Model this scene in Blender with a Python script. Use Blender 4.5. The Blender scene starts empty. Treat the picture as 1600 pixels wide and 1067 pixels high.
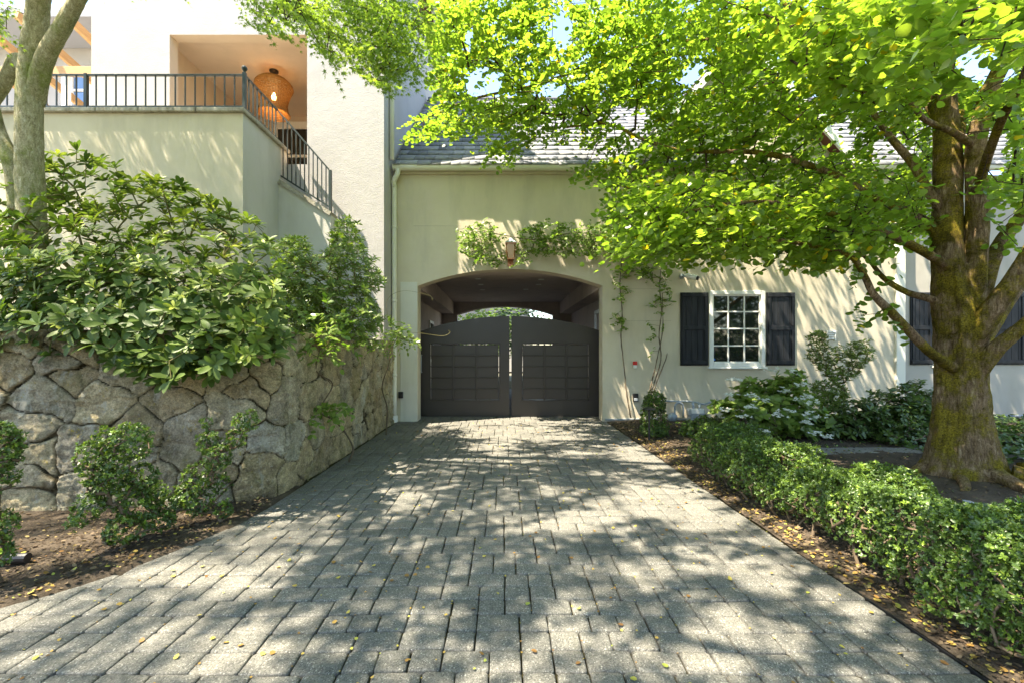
import bpy, bmesh, math, random
import numpy as np
from mathutils import Vector, Matrix
rng = np.random.default_rng(7); random.seed(7)
S = bpy.context.scene; COL = S.collection
F = 711.0; CH = 1.55
# ------------------------------------------------------------------ camera, sky, sun, exposure
cam = bpy.data.cameras.new("camera"); co = bpy.data.objects.new("camera", cam); COL.objects.link(co)
co.location = (0, 0, CH); co.rotation_euler = (math.radians(90), 0, 0)
cam.sensor_width = 36; cam.lens = 16.0; cam.shift_x = 0.0094; cam.shift_y = 0.009
cam.clip_start = 0.05; cam.clip_end = 2000
S.camera = co
SUN = Vector((-1.0, -0.48, 2.2)).normalized()
w = bpy.data.worlds.new("World"); S.world = w; w.use_nodes = True
nt = w.node_tree; bg = nt.nodes["Background"]
sky = nt.nodes.new("ShaderNodeTexSky"); sky.sky_type = 'NISHITA'; sky.sun_disc = False
sky.sun_elevation = math.asin(SUN.z); sky.sun_rotation = math.atan2(SUN.x, SUN.y)
sky.air_density = 1.0; sky.dust_density = 0.6; sky.ozone_density = 2.0
nt.links.new(sky.outputs[0], bg.inputs[0]); bg.inputs[1].default_value = 0.15
sun = bpy.data.lights.new("sun", 'SUN'); sun.energy = 5.0; sun.angle = math.radians(0.55); sun.color = (1, .94, .84)
so = bpy.data.objects.new("sun", sun); COL.objects.link(so); so.rotation_euler = (-SUN).to_track_quat('-Z', 'Y').to_euler()
S.view_settings.view_transform = 'Standard'; S.view_settings.look = 'None'
S.view_settings.exposure = 2.15; S.view_settings.gamma = 1.0
S.view_settings.use_white_balance = True; S.view_settings.white_balance_temperature = 7300; S.view_settings.white_balance_tint = 10
S.cycles.max_bounces = 8; S.cycles.diffuse_bounces = 5; S.cycles.transmission_bounces = 6
S.cycles.use_denoising = True
try: S.cycles.sample_clamp_indirect = 6
except Exception: pass

# ------------------------------------------------------------------ helpers
def at(px, py, D): return Vector(((px-785)/F*D, D, CH+(548-py)/F*D))
def proj(P):
    P = np.atleast_2d(np.asarray(P, float)); Y = np.maximum(P[:, 1], .05)
    return 785+P[:, 0]/Y*F, 548-(P[:, 2]-CH)/Y*F
def tag(o, label=None, cat=None, group=None, kind=None):
    if label: o["label"] = label
    if cat: o["category"] = cat
    if group: o["group"] = group
    if kind: o["kind"] = kind
    return o
def thing(name, label, cat, loc=(0, 0, 0), rz=0, group=None):
    o = bpy.data.objects.new(name, None); COL.objects.link(o); o.location = loc; o.rotation_euler = (0, 0, rz)
    o.empty_display_size = .2
    return tag(o, label, cat, group)
def link(name, me, m=None, parent=None, smooth=False):
    o = bpy.data.objects.new(name, me); COL.objects.link(o)
    if m is not None: me.materials.append(m)
    if parent is not None:
        o.parent = parent
        # parts are modelled in world coordinates: keep them there
        L = Matrix.Identity(4); p = parent
        while p is not None:
            L = Matrix.LocRotScale(p.location, p.rotation_euler, p.scale) @ L; p = p.parent
        o.location = (0, 0, 0); me.transform(L.inverted())
    if smooth:
        me.polygons.foreach_set("use_smooth", [True]*len(me.polygons))
    return o
class MB:
    def __init__(s): s.v = []; s.f = []
    def add(s, v, f):
        n = len(s.v); s.v += [tuple(p) for p in v]; s.f += [tuple(i+n for i in q) for q in f]; return s
    def box(s, a, b, M=None):
        x0, y0, z0 = a; x1, y1, z1 = b
        v = [Vector(p) for p in ((x0,y0,z0),(x1,y0,z0),(x1,y1,z0),(x0,y1,z0),(x0,y0,z1),(x1,y0,z1),(x1,y1,z1),(x0,y1,z1))]
        if M is not None: v = [M @ p for p in v]
        return s.add(v, [(0,3,2,1),(4,5,6,7),(0,1,5,4),(1,2,6,5),(2,3,7,6),(3,0,4,7)])
    def bbox(s, a, b, e=.006):   # box with chamfered edges
        x0, y0, z0 = a; x1, y1, z1 = b
        bm = bmesh.new(); bmesh.ops.create_cube(bm, size=1)
        for q in bm.verts: q.co = Vector(((x0+x1)/2+q.co.x*(x1-x0), (y0+y1)/2+q.co.y*(y1-y0), (z0+z1)/2+q.co.z*(z1-z0)))
        bmesh.ops.bevel(bm, geom=bm.edges[:], offset=e, segments=1, affect='EDGES')
        bm.verts.index_update()
        s.add([q.co for q in bm.verts], [[q.index for q in f.verts] for f in bm.faces]); bm.free(); return s
    def beam(s, a, b, wd, ht, up=Vector((0, 0, 1))):   # bar of rectangular section from a to b
        a = Vector(a); b = Vector(b); d = (b-a).normalized(); sd = d.cross(up).normalized()*wd/2; u = sd.cross(d).normalized()*ht/2
        v = [a-sd-u, a+sd-u, a+sd+u, a-sd+u, b-sd-u, b+sd-u, b+sd+u, b-sd+u]
        return s.add(v, [(0,1,2,3),(7,6,5,4),(0,4,5,1),(1,5,6,2),(2,6,7,3),(3,7,4,0)])
    def tube(s, pts, rad, seg=8, rough=0.0, fn=None, caps=True):
        pts = [Vector(p) for p in pts]; n = len(pts)
        if not hasattr(rad, '__len__'): rad = [rad]*n
        t = (pts[1]-pts[0]).normalized(); u = t.orthogonal().normalized(); V = []
        for i in range(n):
            t2 = (pts[min(i+1, n-1)]-pts[max(i-1, 0)]).normalized()
            q = t.rotation_difference(t2); u = q @ u; t = t2; u = (u-t*u.dot(t)).normalized(); w_ = t.cross(u)
            for k in range(seg):
                a = 2*math.pi*k/seg; r = rad[i]
                if fn: r = fn(i, a, r)
                if rough: r *= 1+random.uniform(-rough, rough)
                V.append(pts[i]+u*math.cos(a)*r+w_*math.sin(a)*r)
        Fc = [(i*seg+k, i*seg+(k+1) % seg, (i+1)*seg+(k+1) % seg, (i+1)*seg+k) for i in range(n-1) for k in range(seg)]
        if caps: Fc += [tuple(range(seg))[::-1], tuple(range((n-1)*seg, n*seg))]
        return s.add(V, Fc)
    def lathe(s, prof, c=(0, 0, 0), seg=24, M=None):   # prof [(r, z)]
        V = []; c = Vector(c)
        for r, z in prof:
            for k in range(seg):
                a = 2*math.pi*k/seg; p = Vector((r*math.cos(a), r*math.sin(a), z)); V.append(c+(M @ p if M is not None else p))
        n = len(prof)
        Fc = [(i*seg+k, i*seg+(k+1) % seg, (i+1)*seg+(k+1) % seg, (i+1)*seg+k) for i in range(n-1) for k in range(seg)]
        return s.add(V, Fc)
    def build(s, name, m, parent=None, smooth=False):
        me = bpy.data.meshes.new(name); me.from_pydata(s.v, [], s.f); me.update()
        return link(name, me, m, parent, smooth)
def np_mesh(name, V, counts, idx, m, parent=None, attr=None, smooth=False):
    """V (n,3); counts = verts per face; idx = flat loop vertex indices"""
    me = bpy.data.meshes.new(name)
    me.vertices.add(len(V)); me.vertices.foreach_set("co", np.asarray(V, np.float32).ravel())
    me.loops.add(len(idx)); me.loops.foreach_set("vertex_index", np.asarray(idx, np.int32))
    me.polygons.add(len(counts)); st = np.concatenate([[0], np.cumsum(counts)[:-1]])
    me.polygons.foreach_set("loop_start", st.astype(np.int32)); me.polygons.foreach_set("loop_total", np.asarray(counts, np.int32))
    me.update(calc_edges=True)
    for k, a in (attr or {}).items():
        at_ = me.attributes.new(k, 'FLOAT', 'POINT'); at_.data.foreach_set("value", np.asarray(a, np.float32))
    return link(name, me, m, parent, smooth)
def unit(a): return a/np.maximum(np.linalg.norm(a, axis=-1, keepdims=True), 1e-9)
def scatter(name, tv, tf, pos, d, nrm, sc, m, parent, rnd=None, smooth=False):
    """copies of a small leaf template merged into one mesh: x axis along d, z along nrm"""
    pos = np.asarray(pos); d = unit(np.asarray(d)); y = unit(np.cross(nrm, d)); z = np.cross(d, y)
    tv = np.asarray(tv, float); N, k = len(pos), len(tv)
    sc = np.broadcast_to(np.asarray(sc, float), (N,))
    V = pos[:, None]+sc[:, None, None]*(tv[None, :, 0:1]*d[:, None]+tv[None, :, 1:2]*y[:, None]+tv[None, :, 2:3]*z[:, None])
    fl = np.concatenate([np.array(f) for f in tf]); cn = np.array([len(f) for f in tf])
    idx = (np.arange(N)[:, None]*k+fl[None]).ravel(); counts = np.tile(cn, N)
    if rnd is None: rnd = rng.random(N)
    return np_mesh(name, V.reshape(-1, 3), counts, idx, m, parent, {"rnd": np.repeat(rnd, k)}, smooth)
def vnoise(P, seed=0):
    """value noise for (n,2) or (n,3) points, -1..1"""
    P = np.asarray(P, float); k = P.shape[1]; i = np.floor(P).astype(np.int64); f = P-i; f = f*f*(3-2*f); out = 0
    for c in range(2**k):
        w_ = 1; h = np.full(len(P), seed*7919+17, np.int64)
        for a, pr in zip(range(k), (73856093, 19349663, 83492791)):
            b = (c >> a) & 1; w_ = w_*(f[:, a] if b else 1-f[:, a]); h = h ^ ((i[:, a]+b)*pr)
        h = (h ^ (h >> 13))*1274126177 & 0x7fffffff; h = (h ^ (h >> 16))*668265263 & 0x7fffffff
        out = out+w_*((h % 65536)/32768.0-1)
    return out
def fbm(P, o=4, seed=0):
    s = 0; a = 1
    for k in range(o): s = s+a*vnoise(P*2**k, seed+k); a *= .5
    return s/1.9
def crom(pts, n=8):
    pts = [Vector(p) for p in pts]; P = [pts[0]*2-pts[1]]+pts+[pts[-1]*2-pts[-2]]; out = []
    for i in range(1, len(P)-2):
        for k in range(n):
            t = k/n; a, b, c, d = P[i-1:i+3]
            out.append(.5*((2*b)+(c-a)*t+(2*a-5*b+4*c-d)*t*t+(3*b-a-3*c+d)*t**3))
    return out+[pts[-1]]
def inpoly(px, py, poly):
    r = np.zeros(len(px), bool); n = len(poly)
    for i in range(n):
        x0, y0 = poly[i]; x1, y1 = poly[(i+1) % n]
        if y0 == y1: continue
        c = ((y0 > py) != (y1 > py)) & (px < (x1-x0)*(py-y0)/(y1-y0)+x0); r ^= c
    return r

# ------------------------------------------------------------------ materials
def mat(name, col=(.5, .5, .5), rough=.7, metal=0, spec=.3):
    m = bpy.data.materials.new(name); m.use_nodes = True; b = m.node_tree.nodes["Principled BSDF"]
    b.inputs["Base Color"].default_value = (*col, 1); b.inputs["Roughness"].default_value = rough
    b.inputs["Metallic"].default_value = metal; b.inputs["Specular IOR Level"].default_value = spec
    return m
class NT:
    def __init__(s, m): s.m = m; s.t = m.node_tree; s.b = s.t.nodes["Principled BSDF"]; s.tc = None
    def n(s, ty, **kw):
        x = s.t.nodes.new(ty)
        for k, v in kw.items(): setattr(x, k, v)
        return x
    def l(s, a, b): s.t.links.new(a, b)
    def co(s, scale=(1, 1, 1)):
        if s.tc is None: s.tc = s.n("ShaderNodeTexCoord")
        mp = s.n("ShaderNodeMapping"); mp.inputs["Scale"].default_value = scale; s.l(s.tc.outputs["Object"], mp.inputs[0]); return mp.outputs[0]
    def noise(s, sc, det=4, rough=.55, scale=(1, 1, 1), dist=0):
        x = s.n("ShaderNodeTexNoise"); x.inputs["Scale"].default_value = sc; x.inputs["Detail"].default_value = det
        x.inputs["Roughness"].default_value = rough; x.inputs["Distortion"].default_value = dist; s.l(s.co(scale), x.inputs["Vector"]); return x.outputs[0]
    def ramp(s, src, stops, interp='LINEAR'):
        r = s.n("ShaderNodeValToRGB"); r.color_ramp.interpolation = interp; e = r.color_ramp.elements
        while len(e) < len(stops): e.new(.5)
        for q, (p, c) in zip(e, stops): q.position = p; q.color = (*c, 1) if len(c) == 3 else c
        s.l(src, r.inputs[0]); return r.outputs[0]
    def mix(s, fac, a, b, mode='MIX'):
        x = s.n("ShaderNodeMix", data_type='RGBA', blend_type=mode)
        if isinstance(fac, (int, float)): x.inputs[0].default_value = fac
        else: s.l(fac, x.inputs[0])
        for i, q in ((6, a), (7, b)):
            if isinstance(q, tuple): x.inputs[i].default_value = (*q, 1)
            else: s.l(q, x.inputs[i])
        return x.outputs[2]
    def attr(s, name): x = s.n("ShaderNodeAttribute"); x.attribute_name = name; return x.outputs["Fac"]
    def bump(s, h, strength=.5, dist=.01, prev=None):
        x = s.n("ShaderNodeBump"); x.inputs["Strength"].default_value = strength; x.inputs["Distance"].default_value = dist
        s.l(h, x.inputs["Height"])
        if prev is not None: s.l(prev, x.inputs["Normal"])
        return x.outputs[0]
    def out(s, col=None, nrm=None, rough=None):
        if col is not None: s.l(col, s.b.inputs["Base Color"])
        if nrm is not None: s.l(nrm, s.b.inputs["Normal"])
        if rough is not None: s.l(rough, s.b.inputs["Roughness"])
        return s.m
g3 = lambda v: (v, v, v)
def stucco(name, c, c2, bump=.5, sc=60, stain=(.30, .28, .22)):
    N = NT(mat(name, c, .9, spec=.15))
    a = N.ramp(N.noise(1.3, 5), [(.3, c), (.7, c2)])
    st = N.ramp(N.noise(2.2, 6, .65, (1, 1, .22)), [(.5, g3(0)), (.72, g3(.32))])
    a = N.mix(st, a, stain)
    nb = N.bump(N.noise(sc, 6, .7), bump, .008); nb = N.bump(N.noise(5, 3), .25, .02, nb)
    return N.out(a, nb)
M_white = stucco('white_stucco', (.43, .407, .392), (.48, .457, .44), .9, 38, (.5, .47, .43))
M_tan = stucco('greige_stucco', (.57, .50, .37), (.64, .57, .435), .45, 70)
M_grey = stucco('sky_grey_stucco', (.48, .465, .42), (.53, .515, .465), .35, 70)
M_wing = stucco('shaded_wing_stucco', (.40, .37, .315), (.45, .42, .36), .35, 70)  # grey stucco darkened: the wing's shade is put into its colour
M_pier = stucco('pier_stucco', (.62, .60, .52), (.67, .65, .57), .3, 80)
M_tunnel = stucco('passage_paint', (.52, .43, .38), (.57, .475, .42), .15, 60, (.2, .17, .15))
M_beige = stucco('beige_plaster', (.62, .50, .38), (.66, .54, .42), .1, 60, (.5, .4, .3))
M_trim = mat('cream_trim', (.74, .72, .62), .5)
M_trimw = mat('white_trim', (.80, .79, .74), .45)
M_brownfas = mat('red_brown_soffit', (.16, .06, .035), .6)
M_iron = mat('painted_iron', (.018, .03, .028), .4, 0, .5)
M_blk = mat('black_metal', (.015, .015, .016), .45, 0, .5)
M_galv = mat('grey_meter_paint', (.33, .37, .40), .45, .2, .5)
M_red = mat('red_plastic', (.6, .03, .02), .4)
def wood_m(name, c1, c2):
    N = NT(mat(name, c1, .6)); r = N.ramp(N.noise(6, 5, .6, (1, 1, 8)), [(.3, c1), (.7, c2)]); return N.out(r, N.bump(N.noise(30, 3, .5, (1, 1, .1)), .3, .003))
M_wood = wood_m('cedar_beam', (.42, .24, .10), (.55, .34, .16))
N = NT(mat('shutter_paint', (.03, .034, .04), .5, 0, .4)); N.b.inputs['Specular IOR Level'].default_value = .2; M_shut = N.out(N.ramp(N.noise(3, 6, .6, (4, 4, .5)), [(.35, (.012, .013, .015)), (.65, (.028, .030, .034))]), N.bump(N.noise(60, 4, .6, (3, 3, .3)), .2, .002))
N = NT(mat('gate_paint', (.04, .035, .033), .38, 0, .45)); M_gate = N.out(N.ramp(N.noise(1.5, 6), [(.3, (.046, .037, .033)), (.8, (.058, .047, .041))]), N.bump(N.noise(25, 4), .03, .001), N.ramp(N.noise(4, 5), [(.35, g3(.33)), (.65, g3(.40))]))
def glass_m(name, tint):
    m = mat(name, tint, .03, 0, .9); return m
M_glass = glass_m('window_glass', (.012, .016, .014))
M_glassb = glass_m('blue_glass', (.10, .2, .4))
# concrete pavers with exposed aggregate
N = NT(mat('paver_concrete', (.2, .2, .2), .85, 0, .25))
base = N.ramp(N.attr("rnd"), [(0, (.135, .133, .117)), (.5, (.152, .148, .130)), (1, (.17, .163, .141))])
big = N.ramp(N.noise(2.1, 5, .6), [(.35, g3(.82)), (.7, g3(1.12))]); base = N.mix(1.0, base, big, 'MULTIPLY')
vo = N.n("ShaderNodeTexVoronoi"); vo.inputs["Scale"].default_value = 170; N.l(N.co(), vo.inputs["Vector"])
sp = N.ramp(vo.outputs["Color"], [(.0, g3(.35)), (.5, g3(.95)), (.8, g3(1.25)), (1, g3(3.2))])
base = N.mix(.95, base, sp, 'MULTIPLY')
fine = N.ramp(N.noise(420, 3, .7), [(.3, g3(.62)), (.7, g3(1.38))]); base = N.mix(.8, base, fine, 'MULTIPLY')
grime = N.ramp(N.noise(6, 6, .7), [(.52, g3(0)), (.8, g3(.3))]); base = N.mix(grime, base, (.16, .15, .10))
M_paver = N.out(base, N.bump(N.noise(260, 4, .7), .6, .004, N.bump(vo.outputs["Distance"], .35, .003)))
def soil_m(name, c1, c2, sc=30):
    N = NT(mat(name, c1, .95, 0, .1)); c = N.ramp(N.noise(3, 7, .7), [(.3, c1), (.7, c2)]); c = N.mix(.8, c, N.ramp(N.noise(sc*3, 4, .7), [(.3, g3(.5)), (.7, g3(1.5))]), 'MULTIPLY')
    return N.out(c, N.bump(N.noise(sc, 6, .75), .9, .03))
M_soil = soil_m('garden_soil', (.050, .039, .028), (.125, .098, .072))
M_joint = soil_m('joint_sand', (.035, .030, .018), (.085, .075, .035), 80)
M_ground = soil_m('far_ground', (.12, .12, .09), (.17, .16, .12), 5)
M_gravel = soil_m('path_gravel', (.2, .19, .17), (.3, .29, .26), 60)
# rubble stone
N = NT(mat('wall_stone', (.3, .27, .23), .9, 0, .2))
c = N.ramp(N.attr("rnd"), [(0, (.31, .24, .14)), (.25, (.43, .34, .20)), (.5, (.34, .295, .215)), (.75, (.48, .39, .23)), (1, (.36, .33, .26))])
c = N.mix(.9, c, N.ramp(N.noise(4.5, 9, .75), [(.36, g3(.45)), (.5, g3(1.0)), (.64, g3(1.5))]), 'MULTIPLY')
c = N.mix(.8, c, N.ramp(N.noise(55, 6, .8), [(.38, g3(.5)), (.62, g3(1.5))]), 'MULTIPLY')
c = N.mix(N.ramp(N.noise(3.1, 7, .75, (1.3, 1.3, .45)), [(.55, g3(0)), (.62, g3(.55))]), c, (.55, .54, .46))
c = N.mix(N.ramp(N.noise(24, 6, .75), [(.60, g3(0)), (.66, g3(.55))]), c, (.55, .55, .52))
c = N.mix(N.ramp(N.noise(8, 8, .8), [(.60, g3(0)), (.65, g3(.8))]), c, (.42, .32, .05))
c = N.mix(N.ramp(N.noise(2.3, 7, .75), [(.48, g3(0)), (.62, g3(.45))]), c, (.13, .13, .04))
gr = N.attr("groove"); c = N.mix(N.ramp(gr, [(.25, g3(0)), (.7, g3(1))]), c, N.ramp(N.noise(9, 5, .7), [(.45, (.05, .04, .02)), (.62, (.19, .15, .085))]))
M_stone = N.out(c, N.bump(N.noise(90, 6, .8), .8, .01, N.bump(N.noise(16, 8, .78), .9, .04)))
# roof shingles
N = NT(mat('slate_shingle', (.2, .21, .23), .8, 0, .35))
c = N.ramp(N.attr("rnd"), [(0, (.13, .135, .15)), (.5, (.21, .215, .23)), (1, (.29, .29, .30))])
c = N.mix(.6, c, N.ramp(N.noise(9, 6, .7), [(.3, g3(.6)), (.7, g3(1.3))]), 'MULTIPLY')
M_slate = N.out(c, N.bump(N.noise(60, 4, .6), .4, .004))
# bark
def bark(name, c1, c2, c3, moss, mo=(.5, .62), vert=.12, bs=.9):
    N = NT(mat(name, c1, .92, 0, .12))
    n1 = N.noise(30, 9, .8, (1, 1, vert), 1.2)
    c = N.ramp(n1, [(.36, c1), (.5, c2), (.66, c3)])
    c = N.mix(.7, c, N.ramp(N.noise(70, 4, .7), [(.3, g3(.55)), (.7, g3(1.4))]), 'MULTIPLY')
    mf = N.ramp(N.noise(2.6, 8, .72), [(mo[0], g3(0)), (mo[1], g3(.9))])
    c = N.mix(mf, c, N.mix(1.0, N.ramp(N.noise(60, 5, .7), [(.35, moss[0]), (.65, moss[1])]), N.ramp(N.noise(5, 5, .7), [(.38, g3(.35)), (.6, g3(1.15))]), 'MULTIPLY'))
    return N.out(c, N.bump(N.noise(120, 4, .7), .5, .006, N.bump(n1, min(1, bs+.1), .06)))
M_bark = bark('mossy_bark', (.07, .042, .024), (.29, .19, .105), (.60, .45, .28), ((.06, .046, .005), (.42, .33, .028)), (.43, .54), .2)
M_twig = bark('dark_twig_bark', (.035, .022, .016), (.09, .06, .04), (.17, .12, .085), ((.07, .07, .01), (.16, .14, .02)), (.6, .75))
M_mbark = bark('pale_maple_bark', (.20, .17, .10), (.36, .32, .20), (.58, .54, .42), ((.10, .13, .015), (.2, .25, .04)), (.45, .66), .35, .35)
M_stem = mat('green_brown_stem', (.16, .14, .05), .7)
M_stemb = mat('brown_stem', (.13, .095, .06), .8)
def leafm(name, stops, tstops, trans=.45, rough=.45, spec=.35):
    m = bpy.data.materials.new(name); m.use_nodes = True; N = NT(m); N.b.inputs["Roughness"].default_value = rough
    N.b.inputs["Specular IOR Level"].default_value = spec
    a = N.attr("rnd"); N.l(N.ramp(a, stops), N.b.inputs["Base Color"])
    t = N.n("ShaderNodeBsdfTranslucent"); N.l(N.ramp(a, tstops), t.inputs[0])
    mx = N.n("ShaderNodeMixShader"); mx.inputs[0].default_value = trans; N.l(N.b.outputs[0], mx.inputs[1]); N.l(t.outputs[0], mx.inputs[2])
    N.l(mx.outputs[0], N.t.nodes["Material Output"].inputs[0]); return m
M_kats = leafm('round_leaf_green', [(0, (.08, .15, .025)), (.5, (.135, .21, .035)), (.93, (.20, .275, .05)), (.97, (.5, .42, .03)), (1, (.55, .42, .03))],
               [(0, (.19, .36, .025)), (.5, (.31, .49, .035)), (.93, (.45, .59, .05)), (.97, (.75, .6, .03)), (1, (.8, .6, .02))], .55, .36, .5)
M_maple = leafm('maple_leaf_green', [(0, (.08, .15, .025)), (1, (.15, .24, .045))], [(0, (.24, .42, .03)), (1, (.42, .58, .06))], .45, .45, .35)
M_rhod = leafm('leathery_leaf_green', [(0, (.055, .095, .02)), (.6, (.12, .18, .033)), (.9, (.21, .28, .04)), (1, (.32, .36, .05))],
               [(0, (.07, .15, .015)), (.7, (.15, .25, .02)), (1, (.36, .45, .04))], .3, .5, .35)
M_pier2 = leafm('narrow_leaf_green', [(0, (.08, .14, .025)), (1, (.20, .27, .06))], [(0, (.12, .26, .01)), (1, (.28, .42, .03))], .3, .35, .5)
M_box = leafm('boxwood_green', [(0, (.035, .07, .018)), (.7, (.09, .155, .03)), (1, (.24, .36, .05))], [(0, (.06, .13, .015)), (1, (.30, .45, .04))], .25, .38, .5)
M_vine = leafm('vine_leaf_green', [(0, (.11, .19, .035)), (1, (.27, .36, .09))], [(0, (.14, .32, .02)), (1, (.34, .5, .05))], .42, .35, .5)
M_dark = leafm('dark_shrub_green', [(0, (.04, .08, .02)), (1, (.12, .18, .04))], [(0, (.04, .12, .01)), (1, (.10, .24, .015))], .25, .35, .5)
M_fall = leafm('fallen_leaf', [(0, (.16, .085, .035)), (.3, (.30, .17, .05)), (.6, (.42, .30, .08)), (.85, (.48, .42, .09)), (1, (.24, .30, .06))], [(0, (.5, .3, .05)), (1, (.6, .5, .08))], .15, .6, .2)
M_petal = leafm('white_petal', [(0, (.72, .75, .66)), (1, (.85, .86, .8))], [(0, (.7, .75, .6)), (1, (.8, .8, .7))], .3, .6, .2)
M_litter = M_fall

# leaf templates (length 1 along x)
def star(lob, r1=.5, r0=.17, off=.45):
    v = []; n = len(lob)
    for i, (a, l) in enumerate(lob):
        v.append((off+math.cos(a)*l*r1, math.sin(a)*l*r1, -.06*l))
        a2 = lob[(i+1) % n][0]+(2*math.pi if i == n-1 else 0); b = (a+a2)/2
        v.append((off+math.cos(b)*r0, math.sin(b)*r0, .02))
    return v, [tuple(range(len(v)))]
ROUND = ([(0, 0, 0), (.22, -.42, .03), (.62, -.46, .05), (.93, -.2, -.02), (1, .02, -.06), (.9, .24, -.02), (.6, .47, .06), (.2, .40, .03), (.45, 0, -.03)],
         [(0, 1, 2, 8), (8, 2, 3, 4), (8, 4, 5, 6), (0, 8, 6, 7)])
MAPLE = star([(0, 1.1), (math.radians(48), .95), (math.radians(98), .7), (math.radians(150), .4), (math.radians(210), .4), (math.radians(262), .7), (math.radians(312), .95)], .52, .14, .42)
LONG = ([(0, 0, 0), (.3, -.12, .05), (.62, -.19, .03), (.88, -.13, -.04), (1, 0, -.10), (.88, .13, -.04), (.62, .19, .03), (.3, .12, .05), (.55, 0, -.015)], [(0, 1, 8, 7), (1, 2, 8), (8, 2, 3, 4), (8, 4, 5, 6), (7, 8, 6)])
NARROW = ([(0, 0, 0), (.5, -.17, .04), (1, 0, -.08), (.5, .17, .04)], [(0, 1, 2), (0, 2, 3)])
OVAL = ([(0, 0, 0), (.35, -.28, .07), (.78, -.22, .04), (1, 0, -.04), (.78, .22, .04), (.35, .28, .07), (.5, 0, -.02)], [(0, 1, 6, 5), (1, 2, 6), (6, 2, 3, 4), (5, 6, 4)])
HEX = ([(0, 0, 0), (.3, -.25, .06), (.8, -.2, .03), (1, 0, -.03), (.8, .2, .03), (.3, .25, .06)], [(0, 1, 2, 3), (0, 3, 4, 5)])

def rnd_dir(n, zb=0):
    d = rng.normal(size=(n, 3)); d[:, 2] += zb; return unit(d)
def sprays(C, D, n, L, leaf, droop=.35, wob=.45, upn=(0, 0, 1), spread=1.05, twig=True):
    """leaf sprays: centres C, directions D, n leaves along a twig of length L. returns pos,dir,nrm,scale and twig segments"""
    N_ = len(C); t = (np.arange(n)//2+.6)/(n/2+.2); side = np.where(np.arange(n) % 2, 1., -1.)
    D = unit(D); Ls = L*rng.uniform(.7, 1.25, N_)
    S_ = C-D*Ls[:, None]*.5
    p = S_[:, None]+D[:, None]*(Ls[:, None]*t[None])[..., None]
    p[..., 2] -= droop*Ls[:, None]*(t**2)[None]*.5
    up = np.broadcast_to(np.asarray(upn, float), (N_, 3)); up = unit(up+rng.normal(size=(N_, 3))*.28)
    sd = unit(np.cross(up, D))
    ang = spread*(1-.55*t)[None, :, None]
    d = D[:, None]*np.cos(ang)+sd[:, None]*side[None, :, None]*np.sin(ang)
    d = unit(d+rng.normal(size=d.shape)*.22); nr = unit(up[:, None]+rng.normal(size=d.shape)*wob)
    sc = leaf*rng.uniform(.6, 1.2, (N_, n))
    tips = S_+D*Ls[:, None]; tips[:, 2] -= droop*Ls*.5
    return p.reshape(-1, 3), d.reshape(-1, 3), nr.reshape(-1, 3), sc.ravel(), S_, tips
def whorls(C, A, n, leaf, flat=.55):
    """rosettes of n leaves round axis A"""
    N_ = len(C); A = unit(A); u = unit(np.cross(A, rng.normal(size=(N_, 3)))); v = np.cross(A, u)
    th = (np.arange(n)/n*2*math.pi)[None]+rng.uniform(0, 6, N_)[:, None]+rng.normal(size=(N_, n))*.2
    el = rng.uniform(-.25, .75, (N_, n))*flat+.1
    r = u[:, None]*np.cos(th)[..., None]+v[:, None]*np.sin(th)[..., None]
    d = r*np.cos(el)[..., None]+A[:, None]*np.sin(el)[..., None]
    nr = A[:, None]*np.cos(el)[..., None]-r*np.sin(el)[..., None]+rng.normal(size=d.shape)*.12
    p = C[:, None]-A[:, None]*rng.uniform(0, .25, (N_, n))[..., None]*leaf
    sc = leaf*rng.uniform(.65, 1.15, (N_, n))
    return p.reshape(-1, 3), d.reshape(-1, 3), nr.reshape(-1, 3), sc.ravel()
def grow(skel, targets, step=.45, r0=.0035, rmax=.06, p=.5, sag=.08):
    """connect every target to the nearest point already in the tree; returns (edges a,b,ra,rb)"""
    P = [np.array(q) for q in skel]; par = [-1]*len(P)
    T = np.asarray(targets); K = np.asarray(skel)
    dm = np.min(np.linalg.norm(T[:, None]-K[None, :], axis=2), axis=1) if len(K) < 600 else np.array([np.min(np.linalg.norm(K-t, axis=1)) for t in T])
    arr = np.zeros((len(P)+len(T)*8, 3)); arr[:len(P)] = K; n = len(P); cnt0 = n; parent = list(par)
    ends = []
    for i in np.argsort(dm):
        t = T[i]; dd = np.linalg.norm(arr[:n]-t, axis=1); j = int(np.argmin(dd)); L = dd[j]; k = int(min(7, max(1, math.ceil(L/step))))
        a = arr[j].copy(); prev = j
        for q in range(1, k+1):
            f = q/k; c = a+(t-a)*f
            if q < k: c = c+rng.normal(size=3)*L*.05; c[2] += sag*L*math.sin(f*math.pi)
            arr[n] = c; parent.append(prev); prev = n; n += 1
            if n >= len(arr)-1: break
        ends.append(prev)
    w_ = np.zeros(n); 
    for e in ends: w_[e] += 1
    for i in range(n-1, cnt0-1, -1):
        if parent[i] >= 0: w_[parent[i]] += w_[i]
    rad = np.minimum(rmax, r0*np.maximum(w_, 1)**p)
    E = [(arr[parent[i]], arr[i], min(rad[parent[i]], rad[i]*1.3) if parent[i] >= cnt0 else rad[i]*1.15, rad[i]) for i in range(cnt0, n) if parent[i] >= 0]
    return E
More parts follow.
